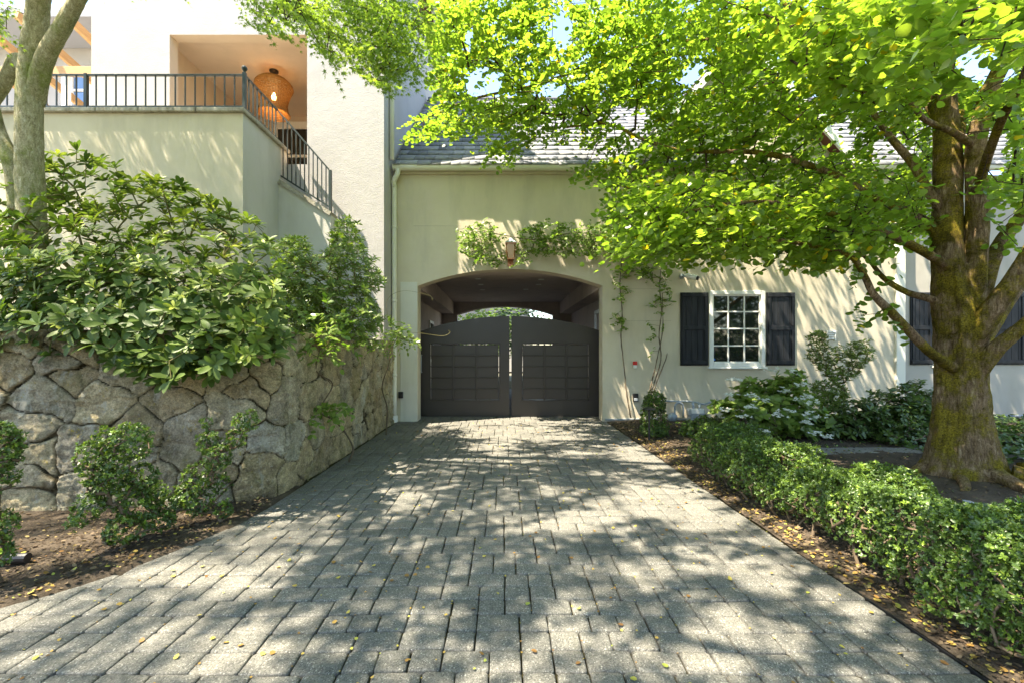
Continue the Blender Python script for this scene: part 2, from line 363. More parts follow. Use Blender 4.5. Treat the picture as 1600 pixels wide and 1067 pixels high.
def edges_mesh(name, E, m, parent, seg=5):
    a = np.array([e[0] for e in E]); b = np.array([e[1] for e in E]); ra = np.array([e[2] for e in E]); rb = np.array([e[3] for e in E])
    t = unit(b-a); u = unit(np.cross(t, np.where(np.abs(t[:, 2:3]) > .9, np.array([[1., 0, 0]]), np.array([[0, 0, 1.]])))); v = np.cross(t, u)
    th = np.arange(seg)/seg*2*math.pi; ring = u[:, None]*np.cos(th)[None, :, None]+v[:, None]*np.sin(th)[None, :, None]
    V = np.concatenate([a[:, None]+ring*ra[:, None, None], b[:, None]+ring*rb[:, None, None]], 1).reshape(-1, 3)
    q = np.array([[k, (k+1) % seg, seg+(k+1) % seg, seg+k] for k in range(seg)]).ravel()
    idx = (np.arange(len(E))[:, None]*2*seg+q[None]).ravel()
    return np_mesh(name, V, np.full(len(E)*seg, 4), idx, m, parent, None, True)

# ================================================================== GROUND
def sheet(name, x0, x1, y0, y1, z, m, amp=.0, res=.08, fn=None, mask=None):
    nx = max(2, int((x1-x0)/res)); ny = max(2, int((y1-y0)/res))
    X, Y = np.meshgrid(np.linspace(x0, x1, nx), np.linspace(y0, y1, ny)); P = np.stack([X.ravel(), Y.ravel()], 1)
    Z = z+amp*fbm(P*1.7, 4, 5)+amp*.4*fbm(P*9, 3, 9)
    if fn is not None: Z = Z+fn(P[:, 0], P[:, 1])
    V = np.column_stack([P, Z]); i, j = np.meshgrid(np.arange(nx-1), np.arange(ny-1)); b = (j*nx+i).ravel()
    q = np.stack([b, b+1, b+nx+1, b+nx], 1)
    if mask is not None:
        c = V[q].mean(1); q = q[mask(c[:, 0], c[:, 1])]
    return np_mesh(name, V, np.full(len(q), 4), q.ravel(), m, None, None, True)
g = MB(); g.add([(-400, -400, -.12), (400, -400, -.12), (400, 600, -.12), (-400, 600, -.12)], [(0, 1, 2, 3)]); tag(g.build('ground', M_ground), kind='structure')
def left_edge(y):   # driveway's left boundary
    return np.interp(y, [.0, 1.5, 2.74, 2.9, 3.14, 3.5, 4.04, 4.5, 5.2, 24], [-8., -5.0, -3.03, -2.86, -2.70, -2.55, -2.36, -2.31, -2.30, -2.30])
RIGHT = 2.27
g = MB(); g.add([(-9, -4, -.02), (6, -4, -.02), (2.6, 24, -.02), (-9, 24, -.02)], [(0, 1, 2, 3)])
tag(g.build('driveway_bed', M_joint), kind='structure')
# pavers: random tiling of 2x2, 2x3 and 3x2 units
JOINTS = []
def pavers():
    U = .0805; x0, y0, y1 = -6.0, .9, 18.5
    nx = int((RIGHT-x0)/U); ny = int((y1-y0)/(2*U)); x0 = RIGHT-nx*U
    jl = [0]*(nx+1); V = []; Fc = []; R = []
    rs = random.Random(3)
    for j in range(ny):
        i = 0; new = [0]*(nx+1)
        while i < nx:
            rem = nx-i
            if rem in (2, 3): wd = rem
            elif rem == 4: wd = 2
            else:
                wt = [({0: .8, 1: 6, 2: 6, 3: 3.0, 4: .5}.get(jl[i+q], .03))*(1 if q == 2 else .75) for q in (2, 3)]
                wd = 2 if rs.random()*sum(wt) < wt[0] else 3
            ht = 2; xa = x0+i*U; ya = y0+j*2*U; i += wd
            new[i] = jl[i]+1
            cx = xa+wd*U/2; cy = ya+U
            if cx+wd*U*.5 < left_edge(cy)+.045: continue
            gl = .0028+rs.random()*.0022; hx = wd*U/2-gl; hy = U-.0012-rs.random()*.0014
            if new[i] >= 1 and rs.random() < .55: JOINTS.append((xa+wd*U, ya+rs.random()*2*U))
            ox = rs.uniform(-.002, .002); oy = rs.uniform(-.002, .002)+.012*math.sin(cx*2.1+cy*.7)+.006*math.sin(cx*5.3+cy*1.9); an = rs.uniform(-.008, .008)+.024*math.cos(cx*2.1+cy*.7)
            dz = rs.uniform(-.0028, .0028); tx = rs.uniform(-.013, .013); ty = rs.uniform(-.013, .013)
            n0 = len(V)
            prof = [(0, -.03), (0, -.009), (.0035, -.0035), (.010, -.0008), (.022, 0.0)]
            for ins, z in prof:
                for (sx, sy) in ((-1, -1), (1, -1), (1, 1), (-1, 1)):
                    cr = .013
                    for (ex, ey) in (((0, 1), (1, 0)) if sx*sy > 0 else ((1, 0), (0, 1))):
                        lx = sx*(hx-ins-cr*ex)+rs.uniform(-.0016, .0016); ly = sy*(hy-ins-cr*ey)+rs.uniform(-.0012, .0012)
                        xv = cx+ox+lx-an*ly; yv = cy+oy+ly+an*lx; V.append((max(xv, float(left_edge(yv))+ins*.9), yv, z+dz+tx*lx+ty*ly+.005))
            m_ = len(prof)
            for k in range(m_-1):
                for q in range(8): Fc.append((n0+k*8+q, n0+k*8+(q+1) % 8, n0+k*8+8+(q+1) % 8, n0+k*8+8+q))
            Fc.append(tuple(n0+(m_-1)*8+q for q in range(8)))
            R += [rs.random()]*(8*m_)
        jl = new
    return V, Fc, R
V, Fc, R = pavers()
cnt = [len(f) for f in Fc]; idx = [i for f in Fc for i in f]
tag(np_mesh('driveway', V, cnt, idx, M_paver, None, {"rnd": R}), kind='structure')
# beds
tag(sheet('garden_bed', 2.287, 20, -1.5, 10.1, .0, M_soil, .03, .07, lambda x, y: .05*np.clip((x-2.3)*1.5, 0, 1)+.10*np.exp(-((x-5.37)**2+(y-5.3)**2)/.7)), kind='structure')
tag(sheet('left_bed', -9, -2.15, 1.0, 5.2, .012, M_soil, .02, .045, lambda x, y: -.05*np.clip((x-left_edge(y)+.03)*12, 0, 1), lambda x, y: x < left_edge(y)+.16), kind='structure')
tag(sheet('raised_bed', -12, -2.5, 4.45, 9.4, 1.60, M_soil, .05, .15), kind='structure')
tag(sheet('garden_path', 4.6, 9.5, 6.3, 7.0, .062, M_gravel, .02, .1), kind='structure')
eb = MB(); eb.box((2.275, -.5, -.05), (2.287, 3.1, .006)); tag(eb.build('edging_strip', M_blk), 'thin black edging strip between the pavers and the soil of the right bed', 'edging')

# ================================================================== STONE WALL
def stone_wall():
    path = [(-7.2, 4.02), (-4.83, 4.37), (-3.4, 4.56), (-2.75, 4.66), (-2.45, 4.82), (-2.36, 5.15), (-2.36, 6.5), (-2.37, 8.3), (-2.38, 9.96)]
    pts = np.array([list(p)[:2] for p in crom([(x, y, 0) for x, y in path], 30)])
    seg = np.linalg.norm(np.diff(pts, axis=0), axis=1); s = np.concatenate([[0], np.cumsum(seg)]); L = s[-1]
    H = 1.76; res = .0135; ns = int(L/res); nh = int(H/res)
    ss = np.linspace(0, L, ns); px = np.interp(ss, s, pts[:, 0]); py = np.interp(ss, s, pts[:, 1])
    tx = np.gradient(px); ty = np.gradient(py); l = np.hypot(tx, ty); nx_, ny_ = ty/l, -tx/l
    k = 15; ker = np.ones(k)/k; nx_ = np.convolve(np.pad(nx_, k//2, 'edge'), ker, 'valid'); ny_ = np.convolve(np.pad(ny_, k//2, 'edge'), ker, 'valid')
    A, B = np.meshgrid(ss, np.linspace(-.05, H, nh)); P = np.stack([A.ravel(), B.ravel()], 1)
    r = np.random.default_rng(11); seeds = []
    y = .1
    rows = [(.0, .44), (.44, .40), (.84, .36), (1.18, .34), (1.50, .27)]
    for y, h in rows:
        x = -.3
        while x < L+.4:
            wd = r.uniform(.28, .72)
            if r.random() < .25:
                seeds.append((x+wd*.5, y+h*.25)); seeds.append((x+wd*.5+r.uniform(-.1, .1), y+h*.8))
            else: seeds.append((x+wd/2+r.uniform(-.04, .04), y+h*.5+r.uniform(-.13, .13)))
            x += wd
    Sd = np.array(seeds)
    Wp = P+.07*np.stack([fbm(P*1.7, 3, 1), fbm(P*1.7, 3, 2)], 1)+.022*np.stack([fbm(P*6, 2, 13), fbm(P*6, 2, 14)], 1)+.011*np.stack([fbm(P*18, 3, 3), fbm(P*18, 3, 4)], 1)
    sc = np.array([1, 1.15]); dq = np.abs(Wp[:, None]-Sd[None])*sc; d = (dq**5.).sum(2)**(1/5.)
    grp = np.arange(len(Sd))
    for k in range(len(Sd)):                                # some neighbours fuse into larger, less regular stones
        if r.random() < .36:
            q_ = np.argsort(np.linalg.norm(Sd-Sd[k], axis=1))[1:4]; j_ = int(q_[r.integers(0, 3)])
            if (grp == grp[j_]).sum() < 2 and (grp == grp[k]).sum() < 2: grp[k] = grp[j_]
    o = np.argpartition(d, 5, axis=1)[:, :6]; dd = np.take_along_axis(d, o, 1); oo = np.argsort(dd, 1); o = np.take_along_axis(o, oo, 1)
    same = grp[o] == grp[o[:, :1]]; same[:, 0] = True; ordr = np.argsort(same, axis=1, kind='stable'); o = np.column_stack([o[:, 0], np.take_along_axis(o, ordr, 1)[:, :2]])
    p1 = Sd[o[:, 0]]*sc; p2 = Sd[o[:, 1]]*sc; p3 = Sd[o[:, 2]]*sc; W2 = Wp*sc
    def ed(pa, pb): n = pb-pa; ln = np.maximum(np.linalg.norm(n, axis=1), 1e-6); return ((pa+pb)/2*n-W2*n).sum(1)/ln
    dA = d[np.arange(len(P))[:, None], o]; e = np.minimum((dA[:, 1]-dA[:, 0])/2, (dA[:, 2]-dA[:, 0])/2)
    gw = .005+.010*np.clip(fbm(P*2.5, 3, 6)+.2, 0, 1)
    groove = np.clip(1-e/gw, 0, 1)**.6
    rr = r.random(len(Sd)); off = r.uniform(-.011, .012, len(Sd)); t1 = r.uniform(-.05, .05, len(Sd)); t2 = r.uniform(-.06, .06, len(Sd)); i0 = grp[o[:, 0]]
    dl = Wp-Sd[i0]
    face = off[i0]+t1[i0]*dl[:, 0]+t2[i0]*dl[:, 1]
    rug = .010*fbm(P*5+rr[i0][:, None]*9, 6, 21)+.016*fbm(P*22, 4, 51)+.012*np.floor(2.6*fbm(P*np.array([2.6, 5.])+rr[i0][:, None]*3, 4, 41))+.03*np.minimum(0, fbm(P*np.array([3., 4.])+7, 4, 61)-.1)
    disp = .02+face+rug-.004*np.exp(-e/.01)-.034*groove
    nxx = np.tile(nx_, nh); nyy = np.tile(ny_, nh)
    V = np.column_stack([np.tile(px, nh)+nxx*disp, np.tile(py, nh)+nyy*disp, P[:, 1]])
    top = P[:, 1] > H-.03; V[top, 2] += .02*fbm(P[top]*4, 2, 8)
    i, j = np.meshgrid(np.arange(ns-1), np.arange(nh-1)); b = (j*ns+i).ravel(); q = np.stack([b, b+1, b+ns+1, b+ns], 1)
    n0 = len(V)                                   # top return
    Tp = V[(nh-1)*ns:].copy(); back = np.column_stack([px-nx_*.3, py-ny_*.3, np.full(ns, H-.01)]); V = np.concatenate([V, back])
    bi = np.arange(ns-1); q2 = np.stack([(nh-1)*ns+bi, (nh-1)*ns+bi+1, n0+bi+1, n0+bi], 1); q = np.concatenate([q, q2])
    ra = np.concatenate([rr[i0], np.full(ns, .4)]); ga = np.concatenate([groove, np.full(ns, .2)])
    me = np_mesh('stone_wall', V, np.full(len(q), 4), q.ravel(), M_stone, None, {"rnd": ra, "groove": ga}, True)
    tag(me, 'rubble stone retaining wall with mossy joints along the left of the driveway', 'stone wall')
stone_wall()

# ================================================================== CARRIAGE HOUSE
FY = 10.0; XL = -2.40; XC = 8.72; EZ = 5.45
house = thing('carriage_house', 'greige stucco carriage house with arched driveway passage and slate roof', 'house', (3, 10, 0))
AX0, AX1, AS, AC = -1.86, 2.20, 2.97, 3.34
def arch(x, x0=AX0, x1=AX1, s=AS, c=AC):
    h = (x1-x0)/2; r = (h*h+(c-s)**2)/(2*(c-s)); m_ = (x0+x1)/2; return c-r+math.sqrt(max(0, r*r-(x-m_)**2))
def wallface(mb, y, x0, x1, z0, z1, flip=False):
    v = [(x0, y, z0), (x1, y, z0), (x1, y, z1), (x0, y, z1)]; mb.add(v, [(0, 1, 2, 3) if not flip else (3, 2, 1, 0)])
WX0, WX1, WZ0, WZ1 = 4.56, 5.75, 1.22, 2.84
wall = MB()
wallface(wall, FY, XL, AX0, -.05, EZ); n = 40
for y, fl in ((FY, False), (FY+.36, True)):
    for k in range(n):
        xa = AX0+(AX1-AX0)*k/n; xb = AX0+(AX1-AX0)*(k+1)/n
        v = [(xa, y, arch(xa)), (xb, y, arch(xb)), (xb, y, EZ), (xa, y, EZ)]; wall.add(v, [(0, 1, 2, 3) if not fl else (3, 2, 1, 0)])
for k in range(n):
    xa = AX0+(AX1-AX0)*k/n; xb = AX0+(AX1-AX0)*(k+1)/n
    wall.add([(xa, FY, arch(xa)), (xb, FY, arch(xb)), (xb, FY+.36, arch(xb)), (xa, FY+.36, arch(xa))], [(3, 2, 1, 0)])
wallface(wall, FY, AX1, WX0, -.05, EZ); wallface(wall, FY, WX0, WX1, -.05, WZ0); wallface(wall, FY, WX0, WX1, WZ1, EZ); wallface(wall, FY, WX1, XC, -.05, EZ)
wall.add([(AX0, FY, -.05), (AX0, FY+.36, -.05), (AX0, FY+.36, AS), (AX0, FY, AS)], [(0, 1, 2, 3)])
wall.add([(AX1, FY, -.05), (AX1, FY+.36, -.05), (AX1, FY+.36, AS), (AX1, FY, AS)], [(3, 2, 1, 0)])
GX0, GX1 = 2.67, 7.62; GC = (GX0+GX1)/2; GZ = EZ+(GX1-GC)*1.14
wall.add([(GX0, FY, EZ), (GX1, FY, EZ), (GC, FY, GZ)], [(0, 1, 2)])
# window reveal
for a, b in (((WX0, WZ0), (WX0, WZ1)), ((WX0, WZ1), (WX1, WZ1)), ((WX1, WZ1), (WX1, WZ0)), ((WX1, WZ0), (WX0, WZ0))):
    wall.add([(a[0], FY, a[1]), (b[0], FY, b[1]), (b[0], FY+.2, b[1]), (a[0], FY+.2, a[1])], [(0, 1, 2, 3)])
wall.add([(XC, FY, -.05), (XC, 20, -.05), (XC, 20, EZ), (XC, FY, EZ)], [(0, 1, 2, 3)])
wall.build('wall', M_tan, house)
# right wing, set back
RW = MB(); RY = 10.14; x0_, x1_ = XC, 18.0; W2X0, W2X1 = 9.58, 10.62
wallface(RW, RY, x0_, W2X0, -.05, EZ); wallface(RW, RY, W2X0, W2X1, -.05, WZ0+.03); wallface(RW, RY, W2X0, W2X1, WZ1-.02, EZ); wallface(RW, RY, W2X1, x1_, -.05, EZ)
RW.build('wing_wall', M_wing, house)
pil = MB(); pil.bbox((-2.24, FY-.018, -.03), (AX0-.005, FY+.005, 3.05)); pil.build('pier_panel', M_pier, house)
pt = MB(); pt.bbox((XC-.10, FY-.05, -.02), (XC+.10, FY+.16, 5.3)); pt.build('corner_board', M_trim, house)
fl = MB(); fl.bbox((AX1+.05, FY-.03, .03), (XC-.11, FY-.002, .07)); fl.bbox((XC+.11, RY-.03, .09), (17, RY-.002, .13)); fl.build('base_flashing', M_galv, house)
# roofs of individual shingles
def shingle_roof(name, org, u, v, LU, LV, parent, inside=None, ex=.33, wd=.27):
    """u along eave, v up slope, unit vectors; slabs overlapping by rows"""
    u = Vector(u).normalized(); v = Vector(v).normalized(); n_ = u.cross(v).normalized(); org = Vector(org)
    V = []; Q = []; R = []; rs = random.Random(5); j = 0
    while j*ex < LV:
        x = -rs.random()*wd
        while x < LU:
            w_ = wd*rs.uniform(.65, 1.35); a = max(x, 0); b = min(x+w_-.006, LU); x += w_
            if b-a < .02: continue
            t0 = j*ex-rs.uniform(0, .018); t1 = min(j*ex+ex*1.12, LV)
            if inside and not inside((a+b)/2, (t0+t1)/2): continue
            th = .016+rs.random()*.012; h0 = .012+th; h1 = .004
            c = [(a, t0, h0), (b, t0, h0), (b, t1, h1), (a, t1, h1), (a, t0, h0-th), (b, t0, h0-th)]
            n0 = len(V); V += [org+u*p+v*q+n_*r for p, q, r in c]
            Q += [(n0, n0+1, n0+2, n0+3), (n0+4, n0+5, n0+1, n0), (n0+4, n0, n0+3), (n0+5, n0+2, n0+1)]; R += [rs.random()]*6
        j += 1
    q = [org-n_*.005, org+u*LU-n_*.005, org+u*LU+v*LV-n_*.005, org+v*LV-n_*.005]
    if inside is None: n0 = len(V); V += q; Q.append((n0, n0+1, n0+2, n0+3)); R += [0]*4
    cnt = [len(f) for f in Q]; idx = [i for f in Q for i in f]
    return np_mesh(name, [tuple(p) for p in V], cnt, idx, M_slate, parent, {"rnd": R})
SL = .85; EY = 9.78; RYD = 14.45; RZ = EZ+.08+SL*(RYD-EY); sv = Vector((0, 1, SL)).normalized(); SLV = math.hypot(RYD-EY, RZ-EZ-.08)
shingle_roof('roof', (XL+.06, EY, EZ+.08), (1, 0, 0), sv, 18.5, SLV, house)
bk = MB(); bk.add([(XL, RYD, RZ), (17, RYD, RZ), (17, 19.2, EZ), (XL, 19.2, EZ)], [(3, 2, 1, 0)]); bk.tube([(XL+.05, RYD, RZ+.02), (17, RYD, RZ+.02)], .07, 8); bk.build('ridge', M_slate, house)
# front gable roof (two slopes) with barge boards
gz = GZ+.14; gx0, gx1 = GX0-.12, GX1+.12; gyb = EY+(gz-EZ-.08)/SL
for sgn, xe in ((-1, gx0), (1, gx1)):
    eave = Vector((xe, 9.72, gz-abs(xe-GC)*1.14)); rf = Vector((GC, 9.72, gz)); v = (rf-eave).normalized(); LV = (rf-eave).length; LU = gyb-9.72
    uu = Vector((0, 1, 0)) if sgn > 0 else Vector((0, 1, 0))
    if sgn > 0: shingle_roof('gable_roof', eave, uu, v, LU, LV, house, lambda a, b, LU=LU, LV=LV: a < LU*(b/LV)+.25)
    else: shingle_roof('gable_roof', eave+uu*LU, -uu, v, LU, LV, house, lambda a, b, LU=LU, LV=LV: a > LU*(1-b/LV)-.25)
    bd = MB(); off_ = Vector((0, 0, -.10)); bd.beam(eave+off_+Vector((0, -.01, 0)), rf+off_+Vector((0, -.01, 0)), .04, .17, Vector((0, 1, 0)).cross(v))
    bd = MB(); nn = Vector((-v.z, 0, v.x)) if sgn > 0 else Vector((v.z, 0, -v.x)); nn = -nn if nn.z > 0 else nn
    def pr(o, d, a, b, y0, y1): 
        q = [o+nn*a, o+d+nn*a, o+d+nn*b, o+nn*b]; vs = [Vector((p.x, y0, p.z)) for p in q]+[Vector((p.x, y1, p.z)) for p in q]
        return vs, [(0, 1, 2, 3), (7, 6, 5, 4), (0, 4, 5, 1), (1, 5, 6, 2), (2, 6, 7, 3), (3, 7, 4, 0)]
    bd.add(*pr(eave, rf-eave, .02, .17, 9.66, 9.715)); bd.build('barge_board', M_trimw, house)
    sf = MB(); sf.add(*pr(eave, rf-eave, .035, .12, 9.717, 9.998)); sf.build('soffit', M_brownfas, house)
# gutter, fascia, downspouts
gt = MB()
def gutter(mb, xa, xb, y, z, r=.075):
    prof = [(0, 0), (0, -.02)]+[(-r*2*(1-math.cos(a))/2, -.02-r*math.sin(a)) for a in np.linspace(.3, math.pi-.3, 7)]+[(-r*2, -.01), (-r*2-.012, .008), (-r*2, .01), (-r*2+.008, 0)]
    n_ = len(prof); V = [(xa, y+a, z+b) for a, b in prof]+[(xb, y+a, z+b) for a, b in prof]
    mb.add(V, [(i, i+1, n_+i+1, n_+i) for i in range(n_-1)]+[tuple(range(n_))[::-1], tuple(range(n_, 2*n_))])
gutter(gt, XL+.03, GX0-.02, 9.93, EZ+.09); gt.build('gutter', M_trim, house); gt = MB(); gutter(gt, GX1+.1, 16.5, 9.93, EZ+.09); gt.build('gutter', M_trim, house)
fs = MB(); fs.bbox((XL+.03, 9.94, EZ-.045), (GX0-.01, 9.998, EZ+.07)); fs.build('fascia', M_tan, house)
def downspout(pts, parent, wd=.095, m=M_trim):
    mb = MB(); pts = [Vector(p) for p in pts]
    mb.tube(crom(pts, 5) if len(pts) > 2 else pts, wd/2, 10)
    for z in (1.0, 2.6, 4.2):
        if pts[-1].z < z < pts[0].z: mb.tube([(pts[-1].x, pts[-1].y, z), (pts[-1].x, pts[-1].y, z+.05)], wd/2+.006, 10)
    return mb.build('downspout', m, parent, True)
downspout([(-2.26, 9.84, 5.47), (-2.27, 9.84, 5.36), (-2.35, 9.86, 5.22), (-2.355, 9.9, 5.10), (-2.355, 9.91, 4.9), (-2.355, 9.91, 2.5), (-2.355, 9.91, .14)], house, .11)
sh = MB(); sh.tube([(-2.355, 9.91, .14), (-2.355, 9.91, .0)], .075, 12); sh.build('drain_collar', M_trimw, house)
# window with muntins, sill and shutters
def window(x0, x1, z0, z1, y, parent, cols=3, rows=4):
    fr = MB(); t = .085
    for a, b in (((x0, z0), (x0+t, z1)), ((x1-t, z0), (x1, z1)), ((x0+t, z1-t), (x1-t, z1)), ((x0+t, z0), (x1-t, z0+t))):
        fr.bbox((a[0], y-.02, a[1]), (b[0], y+.06, b[1]), .006)
    fo = fr.build('window', M_trimw, parent)
    ix0, ix1, iz0, iz1 = x0+t, x1-t, z0+t, z1-t; mu = MB(); s_ = .028
    mu.bbox((ix0, y+.015, iz0), (ix0+.03, y+.055, iz1)); mu.bbox((ix1-.03, y+.015, iz0), (ix1, y+.055, iz1)); mu.bbox((ix0+.03, y+.015, iz0), (ix1-.03, y+.055, iz0+.03)); mu.bbox((ix0+.03, y+.015, iz1-.03), (ix1-.03, y+.055, iz1))
    for c in range(1, cols): xx = ix0+(ix1-ix0)*c/cols; mu.bbox((xx-s_/2, y+.022, iz0+.03), (xx+s_/2, y+.05, iz1-.03), .004)
    for r in range(1, rows): zz = iz0+(iz1-iz0)*r/rows; mu.bbox((ix0+.03, y+.024, zz-s_/2), (ix1-.03, y+.048, zz+s_/2), .004)
    mu.build('muntins', M_trimw, fo)
    gl = MB()
    for c in range(cols):
        for r in range(rows):
            xa = ix0+(ix1-ix0)*c/cols; xb = ix0+(ix1-ix0)*(c+1)/cols; za = iz0+(iz1-iz0)*r/rows; zb = iz0+(iz1-iz0)*(r+1)/rows
            tx, tz = random.uniform(-.004, .004), random.uniform(-.004, .004)
            gl.add([(xa, y+.05+tx, za), (xb, y+.05-tx, za), (xb, y+.05-tx+tz, zb), (xa, y+.05+tx+tz, zb)], [(0, 1, 2, 3)])
    gl.build('pane', M_glass, fo)
    si = MB(); si.bbox((x0-.03, y-.06, z0-.045), (x1+.03, y+.04, z0-.002), .008); si.build('sill', M_trimw, fo)
def shutter(x0, x1, z0, z1, y, parent):
    s_ = MB(); n = 5
    for k in range(n):
        a = x0+(x1-x0)*k/n; b = x0+(x1-x0)*(k+1)/n; s_.bbox((a+.002, y-.028, z0), (b-.002, y-.003, z1), .005)
    o = s_.build('shutter', M_shut, parent); b_ = MB()
    b_.bbox((x0+.02, y-.052, z1-.10), (x1-.02, y-.029, z1-.02)); b_.bbox((x0+.04, y-.055, (z0+z1)/2-.03), (x1-.1, y-.029, (z0+z1)/2+.06)); b_.bbox((x0+.02, y-.052, z0+.03), (x1-.02, y-.029, z0+.11))
    for xx in (x0+.035, x1-.085): b_.bbox((xx, y-.046, z0+.11), (xx+.05, y-.029, (z0+z1)/2-.03)); b_.bbox((xx, y-.046, (z0+z1)/2+.06), (xx+.05, y-.029, z1-.10))
    b_.build('batten', M_shut, o)
window(WX0-.02, WX1+.02, WZ0-.02, WZ1+.02, FY, house); shutter(3.90, 4.52, 1.23, 2.82, FY, house); shutter(5.79, 6.42, 1.23, 2.82, FY, house)
window(W2X0, W2X1, WZ0, WZ1, RY, house); shutter(9.07, 9.57, 1.24, 2.84, RY, house); shutter(10.86, 11.62, 1.24, 2.84, RY, house)
st = MB(); st.tube([Vector((4.67, 10.038, 1.36)), Vector((4.67, 10.046, 1.36))], .026, 14); st.build('round_sticker', mat('blue_sticker', (.03, .18, .55), .4), house)
vt = MB(); 
for k in range(3): vt.bbox((7.14, FY-.03, 1.80+k*.05), (7.28, FY-.004, 1.835+k*.05), .003)
vt.bbox((7.11, FY-.045, 1.945), (7.31, FY-.003, 1.985), .004); vt.bbox((7.11, FY-.035, 1.77), (7.135, FY-.003, 1.944), .004); vt.bbox((7.285, FY-.035, 1.77), (7.31, FY-.003, 1.944), .004)
vt.build('vent', M_trimw, house)
# passage (tunnel)
TB = 17.3; px0, px1 = -2.3, 2.62; tn = MB(); CZ = 3.38
tn.add([(px0, FY+.36, CZ), (px1, FY+.36, CZ), (px1, TB, CZ), (px0, TB, CZ)], [(0, 1, 2, 3)])
for x, fl in ((px0, 0), (px1, 1)):
    tn.add([(x, FY+.36, -.05), (x, TB, -.05), (x, TB, CZ), (x, FY+.36, CZ)], [(0, 1, 2, 3)])
tn.box((px0, FY+.36, 2.94), (-1.84, TB, CZ)); tn.box((2.18, FY+.36, 2.94), (px1, TB, CZ))
wallface(tn, FY+.361, px0, AX0, -.05, 2.94, True); wallface(tn, FY+.361, AX1, px1, -.05, 2.94, True)
bx0, bx1 = -1.72, 1.93
for yy, flp in ((TB, False), (TB+.35, True)):
    for k in range(24):
        xa = bx0+(bx1-bx0)*k/24; xb = bx0+(bx1-bx0)*(k+1)/24; z = lambda x: arch(x, bx0, bx1, 2.9, 3.22)
        tn.add([(xa, yy, z(xa)), (xb, yy, z(xb)), (xb, yy, 5.4), (xa, yy, 5.4)], [(0, 1, 2, 3)])
        if not flp: tn.add([(xa, yy, z(xa)), (xb, yy, z(xb)), (xb, yy+.35, z(xb)), (xa, yy+.35, z(xa))], [(0, 1, 2, 3)])
tn.box((-4, TB, -.05), (bx0, TB+.35, 5.4)); tn.box((bx1, TB, -.05), (4.5, TB+.35, 5.4))
tn.build('passage', M_tunnel, house)
for (a, b) in ((-.62, 11.6), (1.0, 11.7), (-.6, 12.6), (1.0, 12.6), (.7, 13.6), (-.6, 13.7)):
    c = MB(); c.lathe([(.0, CZ-.006), (.05, CZ-.006), (.055, CZ-.012), (.075, CZ-.012), (.078, CZ-.001)], (a, b, 0), 20); c.build('ceiling_light', M_trimw, house, True)
for y0, y1, z0, z1, nm in ((11.1, 12.3, 1.0, 2.62, 'passage_window'), (14.2, 15.0, 1.2, 2.5, 'passage_window')):
    q = MB(); x = px0+.02
    for a, b, c_, d in ((y0, y0+.09, z0, z1), (y1-.09, y1, z0, z1), (y0+.09, y1-.09, z0, z0+.09), (y0+.09, y1-.09, z1-.09, z1)): q.bbox((x-.018, a, c_), (x+.03, b, d))
    o = q.build(nm, M_trimw, house); q = MB(); q.add([(x+.002, y0+.09, z0+.09), (x+.002, y1-.09, z0+.09), (x+.002, y1-.09, z1-.09), (x+.002, y0+.09, z1-.09)], [(0, 1, 2, 3)]); q.build('pane', M_glass, o)
q = MB(); q.bbox((px1-.06, 11.6, 0), (px1-.005, 11.7, 2.65)); q.bbox((px1-.06, 12.6, 0), (px1-.005, 12.7, 2.65)); q.bbox((px1-.06, 11.7, 2.55), (px1-.005, 12.6, 2.65)); q.build('door_frame', M_trimw, house)

